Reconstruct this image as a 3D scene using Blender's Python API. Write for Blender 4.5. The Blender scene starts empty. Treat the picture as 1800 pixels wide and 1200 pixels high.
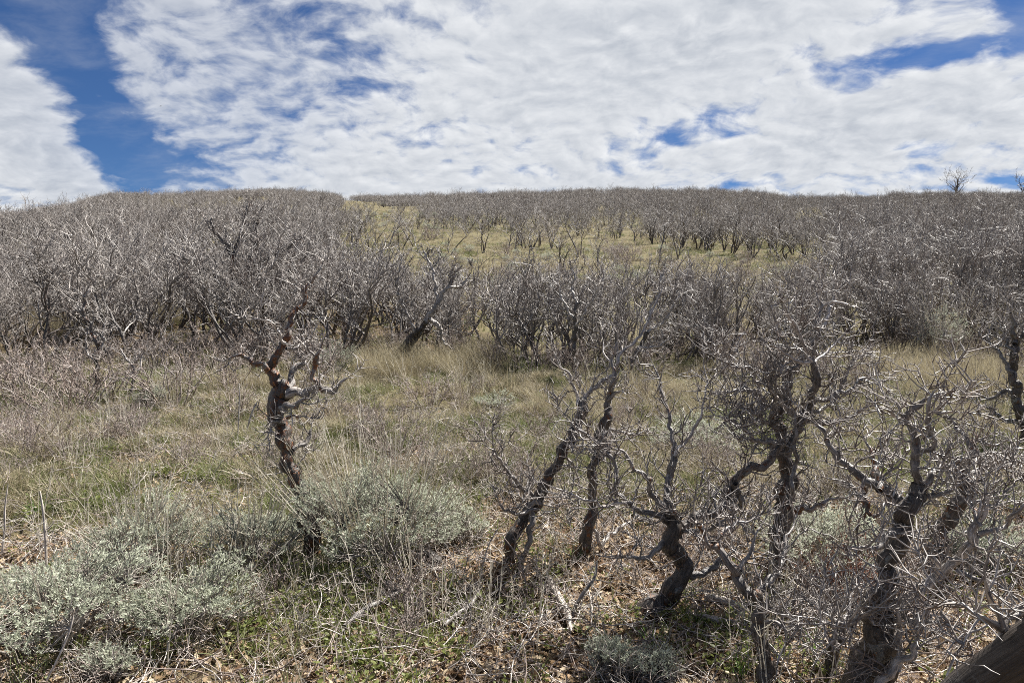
import bpy, math, random
import numpy as np

S = bpy.context.scene
COL = S.collection
PI = math.pi
R = math.radians

# ------------------------------------------------------------------ camera maths
FOC, CX, CY = 1300.0, 900.0, 600.0            # photo is 1800 x 1200
PITCH = R(3.0)
CAMZ = 1.6
cp, sp = math.cos(PITCH), math.sin(PITCH)

def ray(px, py):
    u, v = (px - CX) / FOC, (CY - py) / FOC
    return np.array([u, cp + v * sp, -sp + v * cp])

def W(px, py, Y):
    d = ray(px, py)
    return np.array([0, 0, CAMZ]) + d * (Y / d[1])

def project(x, y, z):
    zz = z - CAMZ
    f = y * cp - zz * sp
    u = x / f
    v = (y * sp + zz * cp) / f
    return CX + FOC * u, CY - FOC * v

# ------------------------------------------------------------------ noise
def _hash(a, b, c):
    h = (a.astype(np.int64) * 374761393 + b.astype(np.int64) * 668265263 + c.astype(np.int64) * 2147483647) & 0x7fffffff
    h = ((h ^ (h >> 13)) * 1274126177) & 0x7fffffff
    h = (h ^ (h >> 16)) & 0xffff
    return h / 65535.0

def vnoise(x, y, z=None):
    x = np.asarray(x, float); y = np.asarray(y, float)
    z = np.zeros_like(x) if z is None else np.asarray(z, float)
    xi, yi, zi = np.floor(x), np.floor(y), np.floor(z)
    fx, fy, fz = x - xi, y - yi, z - zi
    fx, fy, fz = [f * f * (3 - 2 * f) for f in (fx, fy, fz)]
    r = 0
    for dx in (0, 1):
        for dy in (0, 1):
            for dz in (0, 1):
                w = (fx if dx else 1 - fx) * (fy if dy else 1 - fy) * (fz if dz else 1 - fz)
                r = r + w * _hash(xi + dx, yi + dy, zi + dz)
    return r

# ------------------------------------------------------------------ terrain
_tY = np.array([-3000, -300, -60, -10, 0, 3, 4.5, 5.5, 8, 10, 13, 20, 28, 40, 60, 100, 150, 175, 195, 260, 400, 900, 3000.])
_tZ = np.array([-160, -30, -5, -.6, -.1, .0, .02, .11, .24, .38, .57, 1.245, 2.5, 4.57, 7.7, 14.2, 22.2, 25.6, 26.5, 18, -6, -60, -160.])
_skyx = np.array([-900, -200, 0, 200, 480, 600, 800, 1000, 1100, 1250, 1500, 1650, 1800, 2100, 2700])
_skyr = np.array([470, 420, 380, 337, 328, 338, 337, 332, 327, 331, 344, 337, 338, 350, 400])

def _pchip(x):
    # smooth monotone interpolation (Fritsch-Carlson)
    h = np.diff(_tY); d = np.diff(_tZ) / h
    m = np.zeros_like(_tZ)
    for i in range(1, len(m) - 1):
        if d[i - 1] * d[i] > 0:
            w1, w2 = 2 * h[i] + h[i - 1], h[i] + 2 * h[i - 1]
            m[i] = (w1 + w2) / (w1 / d[i - 1] + w2 / d[i])
    m[0], m[-1] = d[0], d[-1]
    i = np.clip(np.searchsorted(_tY, x) - 1, 0, len(h) - 1)
    t = np.clip((x - _tY[i]) / h[i], 0, 1)
    h00 = (1 + 2 * t) * (1 - t) ** 2; h10 = t * (1 - t) ** 2
    h01 = t * t * (3 - 2 * t); h11 = t * t * (t - 1)
    return h00 * _tZ[i] + h10 * h[i] * m[i] + h01 * _tZ[i + 1] + h11 * h[i] * m[i + 1]

def height(x, y):
    x = np.asarray(x, float); y = np.asarray(y, float)
    z = _pchip(y)
    yy = np.maximum(y, 1.0)
    az = CX + FOC * x / yy
    dr = np.interp(az, _skyx, _skyr) - 334.0
    w = np.clip((yy - 25) / 110, 0, 1); w = w * w * (3 - 2 * w)
    z = z - w * np.minimum(yy, 260) / FOC * dr
    z = z + .10 * (vnoise(x * .9 + 11, y * .9) - .5) * np.clip(y / 4, 0, 1) + .05 * (vnoise(x * 3.1, y * 3.1 + 7) - .5)
    z = z + np.clip((yy - 12) / 40, 0, 1) * 1.1 * (vnoise(x * .09 + 3, y * .09) - .5)
    return z

def ground_Y(px, py):
    d = ray(px, py)
    ys = np.geomspace(1.5, 190, 1500)
    zr = CAMZ + d[2] / d[1] * ys
    zg = height(d[0] / d[1] * ys, ys)
    k = np.argmax(zr < zg) if (zr < zg).any() else -1
    return float(ys[k])

def G(px, py):
    Y = ground_Y(px, py)
    p = W(px, py, Y)
    return np.array([p[0], p[1], float(height(p[0], p[1]))])

# ------------------------------------------------------------------ materials
def mat(name):
    m = bpy.data.materials.new(name); m.use_nodes = True
    nt = m.node_tree
    for n in list(nt.nodes): nt.nodes.remove(n)
    out = nt.nodes.new('ShaderNodeOutputMaterial')
    return m, nt, out

class NT:
    def __init__(s, nt): s.nt = nt
    def n(s, t, **kw):
        nd = s.nt.nodes.new(t)
        for k, v in kw.items(): setattr(nd, k, v)
        return nd
    def l(s, a, b): s.nt.links.new(a, b)
    def _set(s, sock, v):
        if hasattr(v, 'is_output') or isinstance(v, bpy.types.NodeSocket): s.l(v, sock)
        else: sock.default_value = v
    def math(s, op, a, b=0.0, clamp=False):
        nd = s.n('ShaderNodeMath', operation=op, use_clamp=clamp)
        s._set(nd.inputs[0], a); s._set(nd.inputs[1], b)
        return nd.outputs[0]
    def vmath(s, op, a, b=(0, 0, 0), out=0):
        nd = s.n('ShaderNodeVectorMath', operation=op)
        s._set(nd.inputs[0], a); s._set(nd.inputs[1], b)
        return nd.outputs[out]
    def mix(s, f, a, b, blend='MIX'):
        nd = s.n('ShaderNodeMix', data_type='RGBA', blend_type=blend)
        s._set(nd.inputs[0], f)
        for sock, v in ((nd.inputs[6], a), (nd.inputs[7], b)):
            if isinstance(v, tuple) and len(v) == 3: v = v + (1,)
            s._set(sock, v)
        return nd.outputs[2]
    def ss(s, v, lo, hi, a=0.0, b=1.0):
        nd = s.n('ShaderNodeMapRange', interpolation_type='SMOOTHSTEP')
        s._set(nd.inputs[0], v); nd.inputs[1].default_value = lo; nd.inputs[2].default_value = hi
        nd.inputs[3].default_value = a; nd.inputs[4].default_value = b
        return nd.outputs[0]
    def noise(s, vec, scale, detail=3, rough=.55, dist=0.0):
        nd = s.n('ShaderNodeTexNoise')
        s._set(nd.inputs['Vector'], vec)
        nd.inputs['Scale'].default_value = scale; nd.inputs['Detail'].default_value = detail
        nd.inputs['Roughness'].default_value = rough; nd.inputs['Distortion'].default_value = dist
        return nd.outputs[0]
    def attr(s, name, out='Fac'):
        return s.n('ShaderNodeAttribute', attribute_name=name).outputs[out]

def bark_material(name, twig, mid, old, lichen=(.24, .092, .022), stretch=.22):
    m, nt, out = mat(name); t = NT(nt)
    rad = t.attr('rad'); rnd = t.attr('rnd'); lich = t.attr('lich')
    bk = t.attr('bk', 'Vector')
    oi = t.n('ShaderNodeObjectInfo').outputs['Random']
    c = t.mix(t.ss(rad, .006, .014), twig, mid)
    c = t.mix(t.ss(rad, .012, .030), c, old)
    # per-branch tint: some reddish young wood, some bleached dead wood
    c = t.mix(t.ss(rnd, .66, 1.0, 0, .72), c, (.50, .475, .45))
    c = t.mix(t.ss(rnd, .34, .0, 0, .75), c, (.12, .085, .072))
    c = t.mix(1.0, c, t.mix(oi, (.82, .80, .80), (1.15, 1.12, 1.10)), 'MULTIPLY')
    mp = t.vmath('MULTIPLY', bk, (1, 1, stretch))
    fi = t.noise(mp, 95, 5, .65)
    c = t.mix(t.ss(fi, .30, .72), t.mix(1.0, c, (.30, .28, .27), 'MULTIPLY'), t.mix(1.0, c, (1.6, 1.57, 1.52), 'MULTIPLY'))  # furrow shade and ridge highlights put into the bark colour along its grain
    gl = t.noise(bk, 16, 3, .6)                      # pale grey crusts
    c = t.mix(t.math('MULTIPLY', t.ss(gl, .60, .70), .55), c, (.30, .31, .29))
    ln = t.noise(t.vmath('ADD', bk, (3.3, 1.7, .4)), 26, 5, .7)
    lv = t.math('ADD', ln, t.math('MULTIPLY', lich, .30))
    lf = t.math('MULTIPLY', t.ss(lv, .725, .80), t.ss(rad, .0035, .008))
    lcol = t.mix(t.ss(t.noise(bk, 70, 3), .42, .68), (.085, .032, .014), lichen)
    c = t.mix(lf, c, lcol)
    b = t.n('ShaderNodeBump'); b.inputs['Strength'].default_value = .7
    t.l(t.math('ADD', fi, t.math('MULTIPLY', ln, .6)), b.inputs['Height'])
    t.l(t.math('MULTIPLY', t.ss(rad, .002, .03), .02), b.inputs['Distance'])
    p = t.n('ShaderNodeBsdfPrincipled')
    t.l(c, p.inputs['Base Color']); t.l(b.outputs[0], p.inputs['Normal'])
    p.inputs['Roughness'].default_value = .50
    p.inputs['Specular IOR Level'].default_value = .5
    t.l(p.outputs[0], out.inputs[0])
    return m

def leaf_material(name, cols, transl=.35, rough=.6, spec=.25, attr_mix=.5):
    """cols: list of colours picked by a per-instance random and a per-leaf random"""
    m, nt, out = mat(name); t = NT(nt)
    oi = t.n('ShaderNodeObjectInfo').outputs['Random']
    rnd = t.attr('rnd')
    v = t.math('FRACT', t.math('ADD', t.math('MULTIPLY', oi, 1 - attr_mix if attr_mix < 1 else 0.0), t.math('MULTIPLY', rnd, attr_mix)))
    cr = t.n('ShaderNodeValToRGB')
    e = cr.color_ramp.elements
    while len(e) < len(cols): e.new(.5)
    for i, c in enumerate(cols):
        e[i].position = i / max(1, len(cols) - 1); e[i].color = c + (1,)
    t.l(v, cr.inputs[0])
    p = t.n('ShaderNodeBsdfPrincipled')
    t.l(cr.outputs[0], p.inputs['Base Color'])
    p.inputs['Roughness'].default_value = rough; p.inputs['Specular IOR Level'].default_value = spec
    if transl > 0:
        tr = t.n('ShaderNodeBsdfTranslucent'); t.l(cr.outputs[0], tr.inputs[0])
        mx = t.n('ShaderNodeMixShader'); mx.inputs[0].default_value = transl
        t.l(p.outputs[0], mx.inputs[1]); t.l(tr.outputs[0], mx.inputs[2]); t.l(mx.outputs[0], out.inputs[0])
    else:
        t.l(p.outputs[0], out.inputs[0])
    return m

M = {}
M['oak'] = bark_material('oak_bark', (.265, .250, .240), (.195, .183, .174), (.085, .072, .062))
M['old_oak'] = bark_material('fibrous_old_bark', (.37, .35, .33), (.20, .18, .165), (.060, .050, .043), stretch=.05)
M['sage_wood'] = bark_material('sagebrush_bark', (.33, .31, .28), (.16, .14, .125), (.085, .075, .068), (.12, .10, .08))
M['shrub'] = bark_material('shrub_bark', (.30, .25, .225), (.23, .195, .178), (.11, .09, .08), (.2, .12, .09))
M['red_shrub'] = bark_material('reddish_twig_bark', (.22, .085, .045), (.16, .065, .04), (.09, .05, .035))
M['dead_wood'] = bark_material('weathered_wood', (.50, .47, .43), (.46, .43, .39), (.33, .30, .27), (.30, .26, .2))
M['sage_leaf'] = leaf_material('sage_leaf', [(.27, .29, .20), (.40, .425, .32), (.54, .56, .45), (.34, .365, .26)], .42, .6, .3, .7)
M['stalk'] = leaf_material('dry_stalk', [(.55, .49, .39), (.70, .66, .57), (.62, .57, .48)], .45, .7, .2, .6)
M['dry'] = leaf_material('dry_grass_blade', [(.26, .215, .13), (.44, .39, .26), (.35, .30, .195), (.18, .14, .09), (.27, .24, .14)], .3, .6, .3, .55)
M['green'] = leaf_material('green_grass_blade', [(.09, .12, .036), (.145, .17, .06), (.20, .205, .09), (.27, .25, .13)], .32, .55, .3, .55)
M['lush'] = leaf_material('fresh_blade', [(.06, .14, .025), (.10, .20, .04), (.14, .22, .05)], .45, .5, .3, .7)
M['litter'] = leaf_material('dead_oak_leaf', [(.10, .058, .035), (.29, .195, .11), (.45, .34, .215), (.53, .43, .30), (.19, .105, .06), (.36, .245, .14)], .30, .6, .25, .0)
M['forb'] = leaf_material('forb_leaf', [(.12, .145, .04), (.175, .20, .06), (.24, .25, .09)], .4, .5, .3, .6)

def ground_material():
    m, nt, out = mat('hillside_soil'); t = NT(nt)
    geo = t.n('ShaderNodeNewGeometry').outputs['Position']
    n1 = t.noise(geo, .55, 5, .6); n2 = t.noise(geo, 9, 5, .7); n3 = t.noise(geo, 45, 4, .7)
    soil = t.mix(n3, (.045, .033, .023), (.15, .115, .075))
    grass = t.mix(n2, (.10, .092, .045), (.25, .215, .12))
    green = t.attr('green')
    c = t.mix(t.math('MULTIPLY', t.ss(t.math('ADD', n2, t.math('MULTIPLY', n1, .6)), .55, .95), green), soil, grass)
    litter = t.mix(t.ss(n3, .45, .7), (.10, .065, .04), (.32, .22, .125))
    c = t.mix(t.math('MULTIPLY', t.attr('duff'), t.ss(n2, .3, .6)), c, litter)
    b = t.n('ShaderNodeBump'); b.inputs['Strength'].default_value = .9; b.inputs['Distance'].default_value = .04
    t.l(t.math('ADD', n2, n3), b.inputs['Height'])
    p = t.n('ShaderNodeBsdfPrincipled'); p.inputs['Roughness'].default_value = .95
    p.inputs['Specular IOR Level'].default_value = .1
    t.l(c, p.inputs['Base Color']); t.l(b.outputs[0], p.inputs['Normal']); t.l(p.outputs[0], out.inputs[0])
    return m
M['ground'] = ground_material()

def stone_material():
    m, nt, out = mat('pale_stone'); t = NT(nt)
    pos = t.n('ShaderNodeTexCoord').outputs['Object']
    n = t.noise(pos, 30, 5, .6)
    c = t.mix(n, (.42, .40, .37), (.78, .76, .72))
    p = t.n('ShaderNodeBsdfPrincipled'); p.inputs['Roughness'].default_value = .9
    t.l(c, p.inputs['Base Color']); t.l(p.outputs[0], out.inputs[0])
    return m
M['stone'] = stone_material()

def plain(name, c, rough=.7):
    m, nt, out = mat(name); t = NT(nt)
    pos = t.n('ShaderNodeTexCoord').outputs['Object']
    p = t.n('ShaderNodeBsdfPrincipled'); p.inputs['Roughness'].default_value = rough
    t.l(t.mix(t.noise(pos, 12), c, tuple(x * 1.6 for x in c)), p.inputs['Base Color'])
    t.l(p.outputs[0], out.inputs[0]); return m
M['feather'] = plain('dark_feather', (.02, .02, .022))

# ------------------------------------------------------------------ mesh builders
def norm(v):
    return v / np.maximum(np.linalg.norm(v, axis=-1, keepdims=True), 1e-9)

class MeshData:
    def __init__(s):
        s.v = []; s.f = []; s.n = 0
        s.rad = []; s.rnd = []; s.bk = []; s.lich = []
    def add(s, v, f, rad=None, rnd=None, bk=None, lich=None):
        k = len(v)
        s.v.append(v); s.f.append(f + s.n); s.n += k
        s.rad.append(np.zeros(k) if rad is None else rad)
        s.rnd.append(np.zeros(k) if rnd is None else rnd)
        s.bk.append(v if bk is None else bk)
        s.lich.append(np.zeros(k) if lich is None else lich)
    def tubes(s, polys):
        """polys: list of dicts pts (N,3), r (N), sides, rnd, lich"""
        groups = {}
        for p in polys: groups.setdefault((len(p['pts']), p.get('sides', 3)), []).append(p)
        for (N, K), g in groups.items():
            P = np.array([p['pts'] for p in g]); Rr = np.array([p['r'] for p in g])
            B = len(g)
            T = norm(np.gradient(P, axis=1))
            mean = norm(P[:, -1] - P[:, 0])
            ref = np.where(np.abs(mean[:, 2:3]) < .8, np.array([[0, 0, 1.]]), np.array([[1., 0, 0]]))
            U = norm(np.cross(T, ref[:, None, :])); Wv = np.cross(T, U)
            a = np.arange(K) * 2 * PI / K
            ca, sa = np.cos(a), np.sin(a)
            seg = np.linalg.norm(np.diff(P, axis=1), axis=2)
            ln = np.concatenate([np.zeros((B, 1)), np.cumsum(seg, axis=1)], axis=1)
            rm = Rr.mean(axis=1)
            rn = np.array([p.get('rnd', .5) for p in g]); lc = np.array([p.get('lich', .3) for p in g])
            off = np.array([p.get('off', p.get('rnd', .5) * 37) for p in g])
            bk = np.stack(np.broadcast_arrays((ca * 1)[None, None] * rm[:, None, None] + off[:, None, None],
                                              (sa * 1)[None, None] * rm[:, None, None], ln[:, :, None]), axis=-1)
            RR = np.repeat(Rr[:, :, None], K, axis=2)
            amp = np.array([p.get('amp', 0.0) for p in g])
            if amp.max() > 0:
                q = bk / np.maximum(rm, .004)[:, None, None, None]
                zs = np.array([p.get('zs', 1.0) for p in g])[:, None, None]; q[..., 2] *= zs
                n1 = np.abs(2 * vnoise(q[..., 0] * 4.2 + 50, q[..., 1] * 4.2 + 50, q[..., 2] * .42) - 1)
                n2 = vnoise(q[..., 0] * 1.1 + 9, q[..., 1] * 1.1 + 9, q[..., 2] * .45 + 5) - .5
                n3 = vnoise(q[..., 0] * 7 + 9, q[..., 1] * 7 + 9, q[..., 2] * 2.2 + 5) - .5
                RR = RR * (1 + amp[:, None, None] * (.85 * n1 + .75 * n2 + .45 * n3 - .3))
            V = P[:, :, None] + RR[..., None] * (ca[None, None, :, None] * U[:, :, None] + sa[None, None, :, None] * Wv[:, :, None])
            i = np.arange(N - 1)[:, None] * K; j = np.arange(K)[None]
            q = np.stack(np.broadcast_arrays(i + j, i + (j + 1) % K, i + K + (j + 1) % K, i + K + j), axis=-1).reshape(-1, 4)
            F = (q[None] + (np.arange(B) * N * K)[:, None, None]).reshape(-1, 4)
            s.add(V.reshape(-1, 3), F, np.repeat(Rr.reshape(-1), K), np.repeat(rn, N * K), bk.reshape(-1, 3), np.repeat(lc, N * K))
        return s
    def strips(s, pos, d, side, L, Wd, prof, bend=None, rnd=None, fold=0.0):
        """leaf/blade ribbons. pos,d,side,bend (B,3); L,Wd (B)"""
        B = len(pos); n = len(prof)
        t = np.linspace(0, 1, n)
        C = pos[:, None] + d[:, None] * (L[:, None] * t)[..., None]
        if bend is not None: C = C + bend[:, None] * (L[:, None] * t * t)[..., None]
        hw = (Wd[:, None] * np.array(prof)[None])[..., None] * side[:, None]
        if fold:
            nrm = norm(np.cross(d, side))[:, None]
            lift = (Wd[:, None] * np.array(prof)[None])[..., None] * nrm * fold
            V = np.stack([C - hw + lift, C, C + hw + lift], axis=2); K = 3
        else:
            V = np.stack([C - hw, C + hw], axis=2); K = 2
        q = []
        for k in range(n - 1):
            for c in range(K - 1):
                q.append([k * K + c, k * K + c + 1, (k + 1) * K + c + 1, (k + 1) * K + c])
        q = np.array(q)
        F = (q[None] + (np.arange(B) * n * K)[:, None, None]).reshape(-1, 4)
        rn = np.repeat(np.random.rand(B) if rnd is None else rnd, n * K)
        s.add(V.reshape(-1, 3), F, None, rn)
        return s
    def mesh(s, name, material, smooth=True, bark=True):
        v = np.concatenate(s.v); f = np.concatenate(s.f)
        me = bpy.data.meshes.new(name)
        me.vertices.add(len(v)); me.vertices.foreach_set('co', v.astype(np.float32).ravel())
        me.loops.add(f.size); me.loops.foreach_set('vertex_index', f.astype(np.int32).ravel())
        me.polygons.add(len(f)); me.polygons.foreach_set('loop_start', np.arange(0, f.size, 4, dtype=np.int32))
        me.update(calc_edges=True)
        if smooth: me.polygons.foreach_set('use_smooth', np.ones(len(f), bool))
        for nm, arr in (('rnd', s.rnd),) + ((('rad', s.rad), ('lich', s.lich)) if bark else ()):
            a = me.attributes.new(nm, 'FLOAT', 'POINT'); a.data.foreach_set('value', np.concatenate(arr).astype(np.float32))
        if bark:
            a = me.attributes.new('bk', 'FLOAT_VECTOR', 'POINT'); a.data.foreach_set('vector', np.concatenate(s.bk).astype(np.float32).ravel())
        me.materials.append(material)
        return me

def ob(name, me, parent=None, link=True):
    o = bpy.data.objects.new(name, me)
    if link: COL.objects.link(o)
    if parent is not None: o.parent = parent
    return o

def tag(o, label=None, cat=None, group=None, kind=None):
    if label: o['label'] = label
    if cat: o['category'] = cat
    if group: o['group'] = group
    if kind: o['kind'] = kind
    return o

def thing(name, label, cat, loc, group=None):
    o = bpy.data.objects.new(name, None); COL.objects.link(o)
    o.empty_display_size = .1
    o.location = tuple(float(c) for c in loc)
    return tag(o, label, cat, group)

def dup(root, loc, rz, sc, label, group, tilt=(0, 0)):
    r = root.copy(); COL.objects.link(r)
    r.location = tuple(float(c) for c in loc); r.rotation_euler = (tilt[0], tilt[1], rz); r.scale = (sc, sc, sc)
    tag(r, label, None, group)
    for ch in root.children:
        c = ch.copy(); COL.objects.link(c); c.parent = r
    return r

# ------------------------------------------------------------------ growth
def crooked(rng, p, d, L, r0, r1, n, kink=.25, up=.05, sides=3, lich=.3, rnd=None, amp=0.0):
    pts = [np.array(p, float)]; d = d / (np.linalg.norm(d) + 1e-9)
    step = L / n
    zz = rng.normal(size=3); zz /= np.linalg.norm(zz)
    for k in range(n):
        sgn = 1 if k % 2 else -1
        d = d + rng.normal(size=3) * kink * .75 + zz * sgn * kink * .6
        d[2] += up
        d /= np.linalg.norm(d)
        pts.append(pts[-1] + d * step)
    r = np.linspace(r0, r1, n + 1)
    return dict(pts=np.array(pts), r=r, sides=sides, lich=lich, rnd=rng.random() if rnd is None else rnd, amp=amp)

def perp(rng, t):
    a = rng.normal(size=3); a -= t * a.dot(t)
    return a / (np.linalg.norm(a) + 1e-9)

def twig_cluster(rng, pl, out, n, lo, hi, rt, sub=2, up=.10):
    P = pl['pts']; N = len(P)
    for _ in range(n):
        k = min(N - 1, 1 + int(rng.random() ** .7 * (N - 1)))
        t = norm(P[k] - P[k - 1]); p = P[k - 1] + (P[k] - P[k - 1]) * rng.random()
        d = norm(perp(rng, t) * 1.0 + t * .55 + np.array([0, 0, .25]))
        L = rng.uniform(lo, hi)
        rb = float(np.clip(pl['rnd'] + rng.normal() * .15, 0, 1))
        b = crooked(rng, p, d, L, rt * 1.25, rt * .42, 3, .30, up, rnd=rb)
        out.append(b)
        for _ in range(sub):
            if rng.random() < .75:
                q = b['pts'][rng.integers(1, 4)]
                d2 = norm(perp(rng, d) + d * .6 + np.array([0, 0, .3]))
                out.append(crooked(rng, q, d2, L * rng.uniform(.25, .6), rt * .85, rt * .38, 2, .25, up))

def shoots(rng, pts, r, out, dens, lo, hi, rt=.0021, t0=.0, t1=1.0, up=.10, sub=2, upb=.30):
    seg = np.linalg.norm(np.diff(pts, axis=0), axis=1); cum = np.concatenate([[0], np.cumsum(seg)]); L = cum[-1]
    n = rng.poisson(max(0, dens * L * (t1 - t0)))
    for _ in range(n):
        s = rng.uniform(t0, t1) * L
        k = min(len(seg) - 1, max(0, int(np.searchsorted(cum, s) - 1)))
        f = (s - cum[k]) / max(seg[k], 1e-6)
        p = pts[k] + (pts[k + 1] - pts[k]) * f; t = norm(pts[k + 1] - pts[k]); rr = r[k] + (r[k + 1] - r[k]) * f
        d = norm(perp(rng, t) * 1.0 + t * .35 + np.array([0, 0, upb]))
        ln = rng.uniform(lo, hi) * (.6 + .7 * rng.random())
        r0 = min(rr * .55, .0026 + ln * .016)
        b = crooked(rng, p, d, ln, max(r0, rt), rt * .6, max(3, int(ln / .04)), .30, up, sides=4)
        out.append(b)
        twig_cluster(rng, b, out, max(2, int(ln / .028)), .035, .135, rt, sub, up)

def grow_tree(rng, H, detail, stems=2, lean=(0, 0), spread=1.0, rt=.0032, crown_lo=.3):
    """bare gambel oak: crooked stems, zig-zag limbs, twiggy rounded crown. Returns trunk polys, crown polys"""
    trunk, crown = [], []
    for s in range(stems):
        a = rng.uniform(0, 2 * PI)
        base = np.array([math.cos(a), math.sin(a), 0]) * rng.uniform(.0, .16) * (stems > 1) * H * (.4 if stems < 4 else .9)
        d = np.array([lean[0] + math.cos(a) * (.22 if stems < 4 else .36) * spread, lean[1] + math.sin(a) * (.22 if stems < 4 else .36) * spread, 1.0])
        Hs = H * rng.uniform(.55, .72) * (1 if s == 0 else rng.uniform(.7, 1))
        r0 = H * rng.uniform(.013, .021)
        base[2] -= .08
        t = crooked(rng, base, d, Hs, r0, r0 * .42, 8 if detail > 1 else 6, .22, .05, sides=7 if detail > 1 else 5, lich=rng.uniform(.1, .6), amp=.25, rnd=rng.uniform(.25, .6))
        trunk.append(t)
        P = t['pts']; N = len(P)
        limbs = []
        nl = {3: 6, 2: 6, 1: 6}[detail]
        for k in range(nl):
            i = N - 1 if k < 2 else rng.integers(max(1, int(N * crown_lo)), N)
            a2 = rng.uniform(0, 2 * PI)
            d2 = np.array([math.cos(a2) * .9 * spread, math.sin(a2) * .9 * spread, rng.uniform(.45, 1.3)])
            LL = H * rng.uniform(.22, .42) * (1 if k >= 2 else .9)
            b = crooked(rng, P[i], d2, LL, t['r'][i] * .68, .0095, 6 if detail > 1 else 4, .26, .06, sides=5 if detail > 1 else 4, lich=rng.uniform(0, .5), rnd=rng.uniform(.05, .98))
            crown.append(b); limbs.append(b)
        nb = {3: 6, 2: 5, 1: 4}[detail]; nt = {3: 3, 2: 3, 1: 4}[detail]
        for b in limbs:
            Pb = b['pts']
            for k in range(nb):
                i = rng.integers(1, len(Pb)) if k else len(Pb) - 1
                tg = norm(Pb[i] - Pb[i - 1])
                d3 = norm(perp(rng, tg) * .9 + tg * .6 + np.array([0, 0, .35]))
                L3 = H * rng.uniform(.11, .25)
                rb = float(np.clip(b['rnd'] + rng.normal() * .12, 0, 1))
                c = crooked(rng, Pb[i], d3, L3, min(b['r'][i] * .8, .013), rt, 5 if detail > 1 else 3, .26, .10, sides=4 if detail > 1 else 3, rnd=rb)
                crown.append(c)
                for q in range(nt):
                    i2 = rng.integers(1, len(c['pts'])) if q else len(c['pts']) - 1
                    d4 = norm(perp(rng, norm(d3)) + norm(d3) * .7 + np.array([0, 0, .35]))
                    tw = crooked(rng, c['pts'][i2], d4, H * rng.uniform(.04, .115), rt, rt * .45, 3 if detail > 1 else 2, .28, .10, rnd=float(np.clip(rb + rng.normal() * .12, 0, 1)))
                    crown.append(tw)
                    if detail == 3:
                        for _ in range(1):
                            d5 = norm(perp(rng, norm(d4)) + norm(d4) * .6 + np.array([0, 0, .3]))
                            crown.append(crooked(rng, tw['pts'][rng.integers(1, 4)], d5, H * rng.uniform(.015, .04), rt * .85, rt * .4, 2, .25, .1))
    return trunk, crown

def catmull(P, step):
    P = np.array(P, float)
    Q = np.vstack([2 * P[0] - P[1], P, 2 * P[-1] - P[-2]])
    out = []
    for i in range(1, len(Q) - 2):
        n = max(2, int(np.linalg.norm(Q[i + 1][:3] - Q[i][:3]) / step))
        for k in range(n):
            t = k / n
            out.append(.5 * ((2 * Q[i]) + (-Q[i - 1] + Q[i + 1]) * t + (2 * Q[i - 1] - 5 * Q[i] + 4 * Q[i + 1] - Q[i + 2]) * t * t
                             + (-Q[i - 1] + 3 * Q[i] - 3 * Q[i + 1] + Q[i + 2]) * t ** 3))
    out.append(P[-1])
    return np.array(out)

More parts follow.
